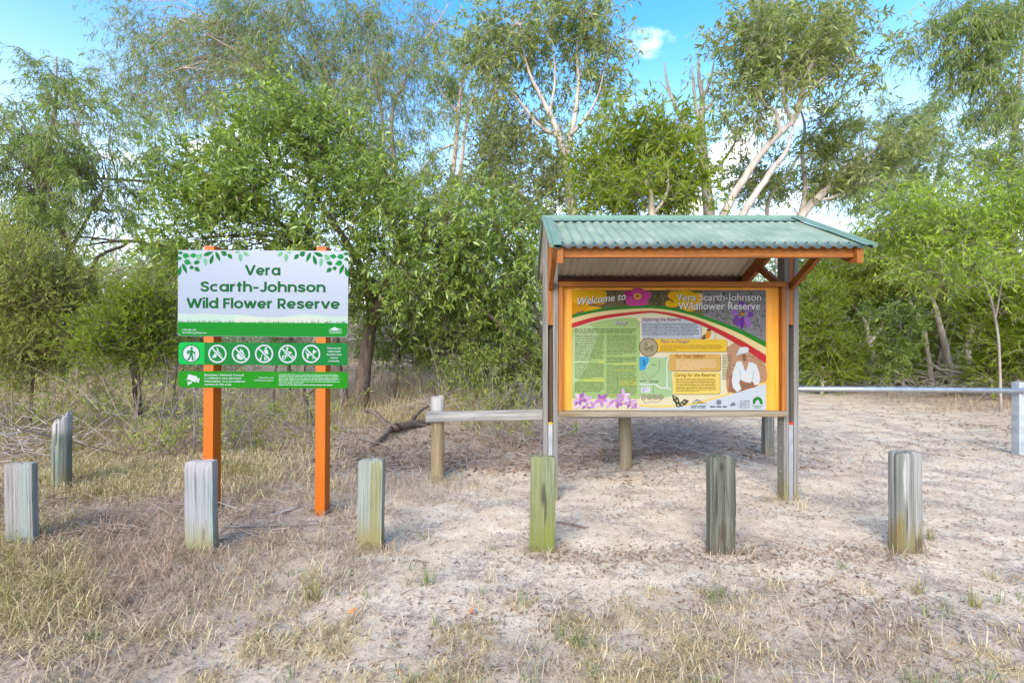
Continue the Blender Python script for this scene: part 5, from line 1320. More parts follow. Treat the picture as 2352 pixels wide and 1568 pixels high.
plant('gum_tree', 'hazy blue-green gum far beyond the path, its crown at mid height', 'tree', (2140, 850),
  [[(2150, 845, 20, .24), (2145, 600, 20, .2), (2130, 470, 20, .15), (2105, 405, 20, .11), (2060, 330, 20, .06), (2030, 270, 20, .02)], [(2130, 470, 20, .09), (2160, 380, 20, .07), (2170, 300, 20, .03)], [(1985, 490, 20, .08), (1960, 420, 20, .06), (1980, 300, 20, .03)]],
  [(1985, 285, 20, 85, 60, 1.8, 22), (2140, 290, 20, 90, 75, 1.8, 24), (2060, 400, 19, 130, 60, 1.6, 26), (1930, 400, 20, 60, 80, 1.4, 14), (2200, 380, 19, 70, 70, 1.4, 14), (2130, 480, 19, 170, 50, 1.4, 22)], (.24, .040, .12, .1), LM['gum'], BK['grey'], WG, 16, kt=14, km=11, tl=.8, up=.15, droop=.4, twr=.006)
plant('gum_tree', 'gum with long drooping yellowish leaves, high above the steel end post', 'tree', (2330, 893),
  [[(2338, 893, 12.5, .13), (2326, 640, 12.5, .11), (2328, 480, 12.5, .09), (2322, 390, 12.4, .075), (2334, 260, 12.4, .06), (2350, 120, 12.4, .03), (2370, 0, 12.4, .015)], [(2338, 255, 12.4, .05), (2300, 200, 12.4, .045), (2262, 165, 12.4, .04), (2205, 115, 12.4, .025), (2150, 70, 12.4, .012)], [(2262, 165, 12.4, .025), (2240, 90, 12.4, .02), (2230, 20, 12.4, .01)]],
  [(2190, 85, 12.4, 100, 80, .9, 26), (2310, 60, 12.4, 85, 80, .9, 22), (2290, 225, 12, 95, 100, .9, 28), (2310, 370, 11.8, 70, 80, .8, 18), (2235, 150, 12.2, 60, 60, .6, 9), (2240, 10, 12.4, 80, 40, .7, 10)],
  (.15, .023, .12, .14), LM['gum_yellow'], BK['grey'], WG, 17, kt=15, km=15, tl=.6, up=.05, droop=.7)
# --- right side undergrowth
plant('wattle_bush', 'yellow-green bush spilling over the pale-stemmed shrubs beside the pipe barrier', 'bush', (2262, 905),
  [[(2300, 908, 9.5, .022), (2290, 750, 9.4, .02), (2250, 620, 9.2, .018), (2190, 530, 9.1, .02)], [(2285, 740, 9.4, .016), (2305, 620, 9.2, .014), (2310, 540, 9, .015)]],
  [(2180, 520, 9, 150, 60, .9, 34), (2300, 560, 8.5, 75, 75, .8, 22), (2090, 490, 9.4, 90, 50, .8, 16), (2260, 470, 9, 90, 50, .7, 16), (2330, 480, 8.8, 40, 60, .5, 9), (2180, 610, 8.7, 90, 35, .5, 12)], (.10, .024, .12, .06), LM['yellow'], BK['grey'], WG, 18, kt=15, km=15, tl=.5, clump=.10, up=.25, droop=.16)
def teatree(label, base, d, stems, blobs, seed, mat='needle', bark='pale', leafs=.115, **kw):
    a = dict(kt=16, km=15, tl=.42, up=.7, droop=0.0, leafdir=1.4, twr=.0035); a.update(kw)
    return plant('tea_tree', label, 'shrub', base, stems, [q[:6] + (int(q[6] * 1.8),) for q in blobs], (leafs, leafs * .2, .1, .0), LM[mat], BK[bark], 'fine-leaved tea trees of the reserve', seed, **a)
teatree('tea tree with one pale forked trunk standing clear behind the pipe barrier', (1990, 884), 14,
  [[(1984, 886, 14, .11), (1996, 860, 14, .10), (1999, 820, 14, .095), (1994, 785, 14, .09), (1988, 745, 14, .06), (1960, 700, 14, .035), (1940, 660, 14, .015)], [(1996, 790, 14, .06), (2022, 755, 14, .045), (2040, 715, 14, .02)], [(1990, 760, 14, .04), (2000, 710, 14, .03), (1990, 650, 14, .015)]],
  [(1975, 640, 13.6, 100, 70, 1.1, 34), (1900, 660, 13.8, 70, 60, .9, 18), (2040, 620, 13.8, 70, 70, .9, 20)], 30)
teatree('tea tree on three slender pale trunks close together, before the yellow-green bush', (2180, 888), 13.2,
  [[(2188, 890, 13.4, .09), (2178, 830, 13.3, .085), (2163, 760, 13.2, .075), (2148, 700, 13.2, .05), (2120, 640, 13.2, .02)], [(2142, 890, 13.4, .06), (2134, 820, 13.4, .05), (2122, 750, 13.3, .035), (2090, 690, 13.2, .018)], [(2224, 892, 13.2, .085), (2226, 830, 13.2, .08), (2228, 760, 13.1, .06), (2245, 690, 13, .03), (2270, 640, 13, .015)], [(2228, 770, 13.1, .04), (2260, 720, 13, .03), (2290, 690, 13, .012)]],
  [(2095, 590, 13, 90, 65, 1, 28), (2170, 560, 13.2, 80, 50, .9, 18), (2210, 640, 12.8, 110, 45, .9, 18), (2300, 650, 12.6, 70, 60, .8, 16)], 31, 'needle_olive')
teatree('low bright green tea tree filling the gap beside the shelter\'s outer post', (1888, 880), 12.5,
  [[(1888, 884, 12.6, .05), (1885, 800, 12.6, .04), (1880, 700, 12.5, .015)]],
  [(1875, 770, 12.3, 55, 60, .8, 20), (1930, 810, 12.6, 50, 50, .7, 14), (1865, 690, 12.6, 50, 50, .7, 12), (1900, 845, 12.6, 45, 40, .5, 14), (2060, 855, 15, 60, 30, .4, 12)], 32, 'needle_bright')
plant('wattle_bush', 'small fresh green leafy sprays hanging between the pale tea tree trunks', 'bush', (2075, 884),
  [[(2075, 888, 12.8, .04), (2072, 800, 12.7, .03), (2065, 720, 12.6, .02)], [(2072, 800, 12.7, .02), (2095, 740, 12.5, .012)]],
  [(2055, 720, 12, 60, 25, .5, 9), (2075, 775, 12, 50, 40, .5, 12), (2050, 830, 12.4, 60, 40, .5, 10), (2215, 710, 12, 25, 20, .3, 4)], (.13, .036, .18, .06), LM['wattle'], BK['grey'], WG, 33, kt=11, km=10, tl=.35, droop=.2)
teatree('dense dark green tea tree at the photo\'s edge, behind the steel end post', (2330, 905), 11.5,
  [[(2335, 905, 11.6, .06), (2330, 800, 11.5, .05), (2335, 700, 11.5, .03)]], [(2320, 790, 11.0, 60, 80, .8, 30), (2335, 680, 11.0, 60, 60, .7, 22), (2300, 850, 11.2, 45, 40, .5, 10), (2260, 720, 11.3, 40, 50, .5, 10)], 34, 'needle_bright')
teatree('tall mid-green tea tree thicket, closest to the shelter at the back of the path', (1900, 876), 15.5,
  [[(1900, 878, 15.6, .06), (1895, 780, 15.5, .05), (1890, 640, 15.5, .02)]],
  [(1870, 640, 15.4, 60, 80, 1, 24), (1945, 760, 15.6, 75, 85, 1, 30), (1870, 790, 15.4, 50, 75, .9, 18), (1985, 590, 15.6, 70, 50, .8, 16), (1900, 850, 15.6, 80, 40, .9, 18)], 35, leafs=.14)
teatree('broad tea tree thicket filling the back, behind the three slender pale trunks', (2130, 876), 15.8,
  [[(2130, 878, 15.8, .06), (2120, 780, 15.8, .05), (2110, 660, 15.8, .02)], [(2240, 878, 15.8, .05), (2250, 760, 15.8, .03)]],
  [(2065, 770, 15.8, 80, 95, 1.1, 30), (2160, 790, 16, 80, 85, 1, 28), (2255, 790, 15.6, 80, 85, 1, 26), (2120, 680, 15.8, 100, 60, 1, 22), (2230, 690, 15.8, 90, 70, 1, 22), (2340, 760, 15.4, 60, 110, 1, 20), (2080, 855, 15.8, 110, 35, .9, 22), (2250, 860, 15.4, 110, 35, .9, 22)], 36, 'needle', leafs=.14)
plant('wattle_bush', 'hanging sprays of dull wattle low over the straw, close above the fence\'s end post', 'bush', (1080, 880),
  [[(1080, 884, 12, .04), (1070, 800, 11.9, .03), (1060, 720, 11.8, .015)]],
  [(960, 700, 10.8, 80, 50, .8, 18), (940, 790, 11.5, 60, 50, .7, 12), (1060, 715, 11, 90, 50, .8, 18), (1160, 700, 11, 80, 60, .8, 16), (900, 680, 11, 60, 70, .6, 14), (1225, 760, 11, 40, 80, .6, 12), (1020, 790, 12.2, 90, 45, .8, 18), (1150, 780, 12, 80, 55, .8, 18), (880, 790, 12.4, 60, 50, .8, 12)], (.13, .032, .18, .06), LM['wattle_dull'], BK['dark'], WG, 37, kt=11, km=11, tl=.42, up=.1, droop=.3)
plant('wattle_bush', 'olive wattle filling the gap between the olive tea tree and the sign', 'bush', (420, 880),
  [[(420, 884, 12.5, .05), (415, 780, 12.4, .04), (400, 640, 12.3, .015)]],
  [(395, 590, 12, 60, 50, .9, 16), (430, 690, 12, 55, 80, .8, 18), (340, 640, 12.4, 60, 50, .9, 9), (220, 660, 13, 90, 50, 1, 10), (250, 740, 12.6, 90, 60, 1, 20), (380, 790, 12, 80, 60, .9, 18), (120, 800, 13, 110, 60, 1, 22)], (.14, .028, .18, .06), LM['needle_olive'], BK['dark'], WG, 38, kt=11, km=11, tl=.5, up=.2, droop=.2)
for px_, py_, d_, top_, lean_, lab_ in ((905, 905, 11.2, 660, 30, 'thin dark sapling stem in the straw, first beyond the leaning wattle trunk'),
        (1078, 912, 10.6, 640, -22, 'thin dark sapling stem in the straw, above the middle of the fence rail'),
        (1168, 918, 10.2, 655, 28, 'crooked dark sapling stem in the straw, close to the shelter\'s first post'),
        (668, 905, 11.0, 640, -16, 'slender dark stem seen below the sign\'s lowest strip, midway between posts'),
        (395, 900, 10.4, 620, 34, 'slender dark stem between the vivid green tea tree and the sign')):
    plant('sapling', lab_, 'tree', (px_, py_), [[(px_, py_ + 3, d_, .04), (px_ + lean_ * .3, py_ - 70, d_, .034), (px_ + lean_ * .2, py_ - 150, d_, .028), (px_ + lean_, top_, d_, .014)], [(px_ + lean_ * .25, py_ - 110, d_, .018), (px_ - lean_, py_ - 170, d_, .014), (px_ - lean_ * 1.6, top_ + 20, d_, .008)]],
          [(px_ + lean_, top_ + 10, d_, 45, 45, .5, 7), (px_ - lean_ * 1.6, top_ + 40, d_, 35, 40, .4, 5), (px_ + lean_ * .3, py_ - 130, d_, 40, 40, .4, 4)], (.11, .028, .18, .06), LM['wattle_dull'], BK['dark'], WG, 60 + px_ % 37, kt=10, km=10, tl=.35, droop=.15)
# --- left side
teatree('wide olive tea tree bush at the photo\'s edge, above the dead pale branches', (60, 960), 7.2,
  [[(70, 965, 7.6, .025), (75, 860, 7.5, .022), (85, 760, 7.4, .018), (95, 650, 7.3, .01)], [(75, 850, 7.5, .018), (140, 760, 7.3, .02), (180, 690, 7.2, .01)]],
  [(60, 640, 7, 95, 70, .9, 30), (120, 690, 6.9, 70, 75, .8, 22), (20, 740, 7, 60, 90, .6, 20), (110, 810, 7, 80, 45, .5, 16), (30, 840, 7.2, 60, 50, .5, 10), (0, 590, 7.2, 60, 50, .6, 10)], 40, 'needle_olive', bark='dark', leafs=.075, tl=.42, clump=.08)
teatree('small vivid green tea tree on one thin dark stem, beside the sign', (305, 1012), 6.7,
  [[(305, 1014, 6.7, .028), (312, 965, 6.7, .024), (322, 910, 6.7, .02), (318, 850, 6.7, .016), (300, 780, 6.7, .008)], [(318, 945, 6.7, .012), (350, 915, 6.7, .01), (385, 880, 6.7, .005)], [(322, 900, 6.7, .012), (330, 850, 6.7, .008)]],
  [(300, 745, 6.6, 75, 60, .5, 26), (345, 700, 6.7, 45, 40, .35, 12), (265, 790, 6.5, 50, 35, .4, 12), (340, 790, 6.6, 60, 45, .4, 14)], 41, 'needle_bright', bark='dark', leafs=.06, tl=.27, clump=.06)
plant('wattle_tree', 'loose wattle with arching dark bare limbs and narrow drooping leaves, over the olive bush', 'tree', (300, 900),
  [[(318, 905, 8.4, .055), (300, 810, 8.3, .06), (268, 745, 8.2, .062), (232, 695, 8.1, .06), (190, 640, 8, .05), (158, 580, 8, .045), (135, 500, 8, .03), (110, 420, 8, .015)],
   [(232, 695, 8.1, .045), (190, 670, 8, .04), (130, 640, 7.9, .025), (60, 600, 7.8, .012)], [(200, 655, 8, .03), (225, 590, 8.1, .028), (290, 560, 8.3, .022), (200, 545, 8, .018), (100, 545, 7.9, .015), (0, 525, 7.9, .012)],
   [(420, 640, 9, .04), (380, 590, 8.8, .035), (330, 560, 8.6, .03), (270, 553, 8.4, .025), (190, 565, 8.2, .012)], [(440, 440, 9, .03), (350, 418, 8.8, .028), (280, 412, 8.6, .024), (210, 410, 8.4, .02), (130, 425, 8.2, .01)],
   [(158, 580, 8, .03), (200, 500, 8.1, .022), (240, 430, 8.2, .012)]],
  [(60, 345, 8, 105, 50, .8, 20), (165, 335, 8.2, 80, 50, .7, 14), (230, 420, 8.2, 85, 45, .7, 13), (50, 430, 8, 80, 55, .7, 16), (110, 490, 7.8, 75, 45, .6, 12), (370, 360, 8.8, 40, 85, .6, 12), (270, 480, 8.4, 60, 35, .5, 7), (30, 520, 7.8, 50, 40, .5, 8), (180, 240, 8.4, 60, 40, .6, 6), (30, 280, 8.2, 40, 40, .5, 6)],
  (.125, .017, .12, .16), LM['gum_yellow'], BK['dark'], WG, 42, kt=12, km=12, tl=.42, up=.0, droop=.65)
plant('gum_tree', 'smaller grey-green tree whose top stands alone against the sky in the corner', 'tree', (90, 880),
  [[(70, 885, 12.5, .12), (80, 600, 12.4, .10), (100, 400, 12.2, .07), (125, 250, 12.1, .04), (130, 130, 12, .015)], [(100, 400, 12.2, .04), (60, 300, 12.1, .025), (30, 230, 12.1, .01)]],
  [(125, 165, 12, 60, 40, .8, 9), (160, 220, 12, 60, 40, .8, 8), (60, 300, 12, 60, 45, .8, 7), (250, 290, 12.4, 70, 40, .8, 6)], (.15, .021, .12, .14), LM['gum_yellow'], BK['grey'], WG, 43, kt=14, km=13, tl=.55, up=.25, droop=.5)
plant('grey_bush', 'grey twiggy half-bare bush in the shade left of the leaning trunk\'s fork', 'bush', (470, 905),
  [[(450, 908, 11.5, .04), (445, 820, 11.4, .03), (430, 740, 11.4, .02)], [(450, 870, 11.4, .02), (490, 800, 11.4, .015), (500, 740, 11.4, .01)]],
  [(440, 760, 11, 70, 60, .8, 20), (490, 830, 11.2, 70, 40, .7, 14), (390, 660, 11, 50, 60, .7, 10)], (.10, .022, .15, .05), LM['brush'], BK['twig'], WG, 44, kt=13, km=8, tl=.45)
plant('grey_bush', 'grey leafless-looking brushy shrub in the shade between the trunks and the fence', 'bush', (1000, 870),
  [[(985, 872, 15, .04), (985, 800, 15, .03), (1000, 740, 15, .015)], [(985, 830, 15, .02), (930, 780, 15, .012)]],
  [(980, 765, 14.5, 110, 45, 1, 24), (910, 780, 14.5, 60, 40, .8, 12), (1180, 740, 14.5, 60, 50, .9, 10), (780, 760, 14.5, 110, 60, 1, 22), (640, 800, 14.5, 100, 50, 1, 16)], (.12, .022, .15, .05), LM['brush'], BK['twig'], WG, 45, kt=14, km=7, tl=.55)

# --- the wood beyond: a far-off mass of crowns
g = np.random.default_rng(77)
nC = 2300
ang_ = g.uniform(-1.12, 1.12, nC); dd = g.uniform(19, 46, nC)
cx_, cy_ = dd * np.sin(ang_), dd * np.cos(ang_)
topz = 1.7 + 4.4 * fbm(ang_ * 9 + 30, dd * .05, 1.0, vn2) + .045 * dd
hz_ = g.random(nC) ** .8 * topz
cen = np.stack([cx_, cy_, hz_], 1)
K_ = 50
pos = (cen[:, None] + g.normal(0, 1, (nC, K_, 3)) * np.array([.9, .9, .6])).reshape(-1, 3)
pos[:, 2] = np.maximum(pos[:, 2], .1)
dl = unit(g.normal(0, 1, pos.shape) + np.array([0, 0, -.2]))
sc_ = g.uniform(.7, 1.3, len(pos))
v1, f1 = leaf_arrays(pos, dl, .34 * sc_, .10 * sc_, g, .2)
nT = 260
a_ = g.uniform(-1.1, 1.1, nT); d_ = g.uniform(18, 40, nT); x_, y_ = d_ * np.sin(a_), d_ * np.cos(a_)
h_ = g.uniform(2.5, 6, nT); b0 = np.stack([x_, y_, np.full(nT, -.1)], 1); b2 = b0 + np.stack([g.normal(0, .5, nT), g.normal(0, .5, nT), h_], 1)
v2, f2 = twig_arrays(b0, (b0 + b2) / 2 + g.normal(0, .15, b0.shape), b2, g.uniform(.04, .11, nT), np.full(nT, .02))
v, f, mi = merge([(v1, f1, 0), (v2, f2, 1)])
far = np_mesh('far_woodland', v, f, [LM['far'], BK['grey']], None, mi)
tag(far, 'grey-green woodland seen dimly between the nearer trees', None, None, 'stuff')
print('leaves', NL)
# ---------------------------------------------------------------- grass, litter and sticks
def blades(pos, h, bend, wd, g, base_dir=None):
    """grass blades of two segments, three triangles each"""
    n = len(pos)
    a = g.uniform(0, 2 * math.pi, n)
    out = np.stack([np.cos(a), np.sin(a), np.zeros(n)], 1) if base_dir is None else base_dir
    side = np.stack([-out[:, 1], out[:, 0], np.zeros(n)], 1)
    side = unit(side + .8 * out * g.normal(0, 1, (n, 1)))
    H = h[:, None]; B = bend[:, None]; W_ = wd[:, None]
    up = np.array([0, 0, 1.0])
    mid = pos + up * H * .62 + out * H * B * .32
    tip = pos + up * H * (1 - .45 * B) + out * H * B * .95
    v = np.stack([pos - side * W_ / 2, pos + side * W_ / 2, mid + side * W_ * .36, mid - side * W_ * .36, tip], 1).reshape(-1, 3)
    k = np.arange(n)[:, None] * 5
    f = np.concatenate([k + np.array([[0, 1, 2]]), k + np.array([[0, 2, 3]]), k + np.array([[3, 2, 4]])], 1).reshape(-1, 3)
    return v, f
def visible_xy(n, d0, d1, g, power=1.0, xm=1.12):
    """random ground positions in the camera's field, spread evenly over the picture's rows rather than over the ground"""
    y = 1 / (1 / d1 + (1 / d0 - 1 / d1) * g.random(n) ** power)
    x = g.uniform(-xm, xm, n) * y * 1.08
    return x, y
def grass_mat(name, stops): return leaf_mat(name, stops, .35, .7, .3, .15, k=1.15)
m_straw = grass_mat('dry_straw', [(0, rgb(.20, .145, .095)), (.35, rgb(.42, .325, .175)), (.7, rgb(.62, .51, .285)), (1, rgb(.76, .68, .44))])
m_strawd = grass_mat('grey_dead_grass', [(0, rgb(.22, .165, .11)), (.5, rgb(.42, .33, .22)), (1, rgb(.62, .52, .36))])
m_olive = grass_mat('olive_grass', [(0, rgb(.11, .105, .03)), (.4, rgb(.21, .19, .065)), (.8, rgb(.33, .29, .11)), (1, rgb(.46, .39, .2))])
m_gras = grass_mat('green_grass', [(0, rgb(.08, .115, .035)), (.5, rgb(.17, .21, .07)), (1, rgb(.34, .34, .16))])

def scatter(n, d0, d1, dens, g, power=1.0):
    x, y = visible_xy(n, d0, d1, g, power)
    k = g.random(n) < dens(x, y)
    return x[k], y[k]
def tufts(x, y, per, spread, h, hv, bend, wd, g, hmul=None):
    n = len(x)
    px_ = (x[:, None] + g.normal(0, 1, (n, per)) * spread[:, None]).ravel(); py_ = (y[:, None] + g.normal(0, 1, (n, per)) * spread[:, None]).ravel()
    hh = (h * g.uniform(1 - hv, 1 + hv, (n, per)) * (1 if hmul is None else hmul[:, None])).ravel()
    pos = np.stack([px_, py_, gz(px_, py_) - .01], 1)
    return blades(pos, hh, g.uniform(bend[0], bend[1], n * per), wd * g.uniform(.6, 1.3, n * per), g)
g = np.random.default_rng(5)
# posts stand clear of tall grass in front of them
def keep_clear(x, y):
    k = np.ones(len(x), bool)
    for bx in (-2.10, -.93, .20, 1.37, 2.56):
        k &= ~((np.abs(x - bx) < .16) & (y > 2.75) & (y < 3.15))
    for bx, dy in ((-2.40, 3.8), (-1.52, 3.8)):
        k &= ~((np.abs(x - bx) < .2) & (y > 3.2) & (y < 3.8))
    return k
S_ = lambda a, b, v: np.clip((v - a) / (b - a), 0, 1)
PX = lambda x, y: CX + x * FX / y
PY = lambda x, y: CY + EYE * FX / y
# 1 flattened dead grass over the left and the verge
def dens(x, y):
    st, li, pa = zone_masks(x, y); return np.clip(st * 1.1 - .25 * li, 0, 1) * (1 - .65 * S_(1250, 1350, PY(x, y))) * (.12 + .8 * S_(.38, .66, fbm(x, y, 2.4, vn2)))
x, y = scatter(30000, 1.85, 7.5, dens, g)
# dead grass caught round the foot of each post
for px_, py_, w_, k_ in ((45, 1272, .16, 60), (458, 1273, .15, 44), (850, 1268, .14, 36), (1246, 1267, .13, 20), (1660, 1273, .13, 16), (2090, 1269, .14, 16), (141, 1135, .14, 50), (490, 1188, .10, 26), (740, 1180, .10, 26), (1003, 1105, .12, 20), (1800, 1148, .12, 12)):
    q_ = gpx(px_, py_); th_ = g.uniform(math.pi, 2 * math.pi, k_)
    x = np.concatenate([x, q_.x + np.cos(th_) * w_ * g.uniform(.7, 1.3, k_)]); y = np.concatenate([y, q_.y + .03 + np.sin(th_) * .07 * g.uniform(.6, 1.6, k_)])
v1, f1 = tufts(x, y, 4, np.full(len(x), .035), .085, .5, (.7, 2.0), .005, g)
o = np_mesh('dead_grass', v1, f1, m_strawd); tag(o, 'flattened grey-brown dead grass over the sandy ground', None, None, 'stuff')
m_russet = grass_mat('russet_dead_grass', [(0, rgb(.23, .155, .105)), (.5, rgb(.40, .28, .19)), (1, rgb(.58, .45, .32))])
def dens(x, y):
    px, py = PX(x, y), PY(x, y)
    a = (1 - S_(330, 620, px)) * S_(1060, 1150, py) * (1 - S_(1330, 1420, py)) * .9
    b = (1 - S_(1150, 1300, px)) * S_(950, 990, py) * (1 - S_(1090, 1150, py)) * .7
    return np.maximum(a, b) * S_(.36, .56, fbm(x + 2, y + 6, 1.7, vn3))
x, y = scatter(4200, 2.3, 7.5, dens, g)
v1, f1 = tufts(x, y, 10, np.full(len(x), .045), .13, .6, (.7, 2.0), .0045, g)
o = np_mesh('russet_grass', v1, f1, m_russet); tag(o, 'reddish-brown matted dead grass on the left of the sign', None, None, 'stuff')
# 2 straw clumps in the verge near the camera
def dens(x, y):
    px, py = PX(x, y), PY(x, y)
    return S_(1295, 1440, py + 90 * (fbm(x, y, 1.3, vn3) - .5) - 40 * S_(1300, 2300, px)) * S_(.46, .66, fbm(x + 3, y, 3.6, vn1)) * (1 - .55 * S_(1100, 2100, px))
x, y = scatter(2300, 1.8, 3.2, dens, g)
v1, f1 = tufts(x, y, 18, np.full(len(x), .026), .046, .6, (.9, 2.6), .0048, g)
o = np_mesh('straw_grass', v1, f1, m_straw); tag(o, 'pale straw grass clumps along the verge', None, None, 'stuff')
def dens(x, y):
    px, py = PX(x, y), PY(x, y)
    return S_(1300, 1400, py) * S_(.56, .68, fbm(x + 7, y + 2, 2.6, vn2)) * .55 + .12 * S_(1180, 1300, py) * (px < 1250)
x, y = scatter(650, 1.8, 3.8, dens, g)
v1, f1 = tufts(x, y, 10, np.full(len(x), .02), .08, .6, (.3, 1.2), .0045, g)
o = np_mesh('green_grass', v1, f1, m_gras); tag(o, 'short green grass blades among the straw', None, None, 'stuff')
# 3 tall straw at the lower left corner and along the left
def dens(x, y):
    px, py = PX(x, y), PY(x, y)
    a = (1 - S_(40, 230, px + 120 * (fbm(x, y, 1.5, vn3) - .5))) * S_(1130, 1200, py) * (1 - S_(1400, 1480, py))
    return a
x, y = scatter(2500, 2.1, 4.4, dens, g)
v1, f1 = tufts(x, y, 22, np.full(len(x), .04), .135, .5, (.6, 1.9), .0045, g)
v2, f2 = tufts(x[::2], y[::2], 16, np.full(len(x[::2]), .04), .18, .5, (.3, 1.2), .0045, g)
k = len(v1); o = np_mesh('tall_straw', v1, f1, m_straw); tag(o, 'tall straw-coloured grass around the bollard at the corner', None, None, 'stuff')
o = np_mesh('tall_green_grass', v2, f2, m_olive); tag(o, 'olive green grass mixed through the tall straw', None, None, 'stuff')
# 4 tussocky grass behind, left and centre
def dens(x, y):
    px, py = PX(x, y), PY(x, y)
    left = (1 - S_(520, 800, px + 160 * (fbm(x, y, .8, vn3) - .5))) * S_(3.9, 4.5, y)
    far = S_(7.2, 9.5, y) * (1 - S_(1270, 1330, px))
    return np.maximum(left * .9, far * .95) * (.25 + .9 * S_(.38, .56, fbm(x, y, 1.2, vn2)))
x, y = scatter(9000, 3.9, 19, dens, g, .7)
hm = .5 + 1.9 * S_(7, 12, y)
v1, f1 = tufts(x, y, 18, .05 + .006 * y, .25, .5, (.4, 1.7), .006, g, hm)
v1b = v1
o = np_mesh('straw_tussocks', v1, f1, m_straw); tag(o, 'tall dry straw grass under and beyond the trees', None, None, 'stuff')
x, y = scatter(5200, 4.0, 13, lambda x, y: dens(x, y) * S_(.45, .62, fbm(x + 5, y + 9, .9, vn1)), g, .8)
v1, f1 = tufts(x, y, 16, .05 + .006 * y, .27, .5, (.3, 1.2), .006, g, .6 + .5 * S_(5, 10, y))
o = np_mesh('olive_tussocks', v1, f1, m_olive); tag(o, 'olive green grass tussocks behind the sign', None, None, 'stuff')
# 5 grass under the shrubs on the right
def dens(x, y):
    px = PX(x, y); return S_(2000, 2150, px) * S_(9.2, 9.9, y) * (1 - S_(13.5, 14.5, y)) * .5 * S_(.3, .6, fbm(x, y, .9, vn1))
x, y = scatter(5200, 9, 14.5, dens, g)
v1, f1 = tufts(x, y, 14, np.full(len(x), .09), .20, .6, (.6, 2.2), .007, g)
o = np_mesh('verge_straw', v1, f1, m_russet); tag(o, 'straw and dead twigs under the tea trees by the pipe barrier', None, None, 'stuff')
# 6 leaf litter: fallen leaves and flakes of bark
m_lit = leaf_mat('fallen_leaf', [(0, rgb(.075, .048, .034)), (.3, rgb(.165, .10, .068)), (.6, rgb(.28, .19, .13)), (.85, rgb(.38, .30, .23)), (1, rgb(.36, .17, .09))], .1, .8, .25, .15)
def litter(n, d0, d1, dens, ln, wd, g, power=1.0, lift=.3):
    x, y = scatter(n, d0, d1, dens, g, power)
    m = len(x); pos = np.stack([x, y, gz(x, y) + g.uniform(.001, .012, m)], 1)
    a = g.uniform(0, 2 * math.pi, m); dr = unit(np.stack([np.cos(a), np.sin(a), g.normal(.05, lift * .5, m)], 1))
    s = g.uniform(.5, 1.3, m)
    return leaf_arrays(pos, dr, ln * s, wd * s, g, .25)
def dens(x, y):
    st, li, pa = zone_masks(x, y)
    return np.clip(li * 1.1 - .25 * st, .0, 1) * (.35 + .8 * S_(.35, .6, fbm(x, y, 1.6, vn1)))
v1, f1 = litter(52000, 3.9, 16, dens, .07, .02, g, .7)
# sparse over the sand, thicker in the strip between the bollards
def dens2(x, y):
    px, py = PX(x, y), PY(x, y)
    strip = np.exp(-((py - 1274) / 20) ** 2) * S_(1150, 1300, px) * (1 - S_(2050, 2180, px))
    return np.clip(.07 + .22 * S_(.48, .62, fbm(x, y, 2.0, vn2)) + 1.0 * strip + .30 * S_(900, 1250, px) * (1 - S_(1100, 1200, py)), 0, 1)
v2, f2 = litter(80000, 2.0, 6.5, dens2, .026, .009, g)
v, f, _ = merge([(v1, f1, 0), (v2, f2, 0)])
o = np_mesh('leaf_litter', v, f, m_lit); tag(o, 'brown fallen leaves and bark flakes over the sand', None, None, 'stuff')
# 7 twig litter
def twig_litter(n, d0, d1, dens, ln, r, g, lift, power=1.0):
    x, y = scatter(n, d0, d1, dens, g, power); m = len(x)
    p0 = np.stack([x, y, gz(x, y) + g.uniform(.002, .01, m) + lift * g.random(m) ** 2], 1)
    a = g.uniform(0, 2 * math.pi, m); L_ = ln * g.uniform(.4, 1.5, m)
    dr = np.stack([np.cos(a), np.sin(a) * .7, g.normal(.0, .10 + lift, m)], 1) * L_[:, None]
    b_ = p0 + dr; b_[:, 2] = np.maximum(b_[:, 2], gz(b_[:, 0], b_[:, 1]) + .003)
    md = (p0 + b_) / 2 + g.normal(0, .06, p0.shape) * L_[:, None]; md[:, 2] = np.maximum(md[:, 2], gz(md[:, 0], md[:, 1]) + .004)
    return twig_arrays(p0, md, b_, r * g.uniform(.5, 1.5, m), np.full(m, r * .4))
m_twl = leaf_mat('dead_twig', [(0, rgb(.12, .085, .065)), (.5, rgb(.25, .19, .15)), (1, rgb(.46, .40, .35))], .0, .9, .2, .1)
v1, f1 = twig_litter(9000, 3.9, 12, lambda x, y: dens(x, y), .28, .004, g, .04, .7)
v2, f2 = twig_litter(3800, 1.9, 5, lambda x, y: .30 + 0 * x, .10, .0022, g, .005)
v3, f3 = twig_litter(9000, 3.2, 8, lambda x, y: (1 - S_(250, 820, PX(x, y))) * .7, .26, .003, g, .10)
v, f, _ = merge([(v1, f1, 0), (v2, f2, 0), (v3, f3, 0)])
o = np_mesh('twig_litter', v, f, m_twl); tag(o, 'thin dead twigs lying among the litter', None, None, 'stuff')
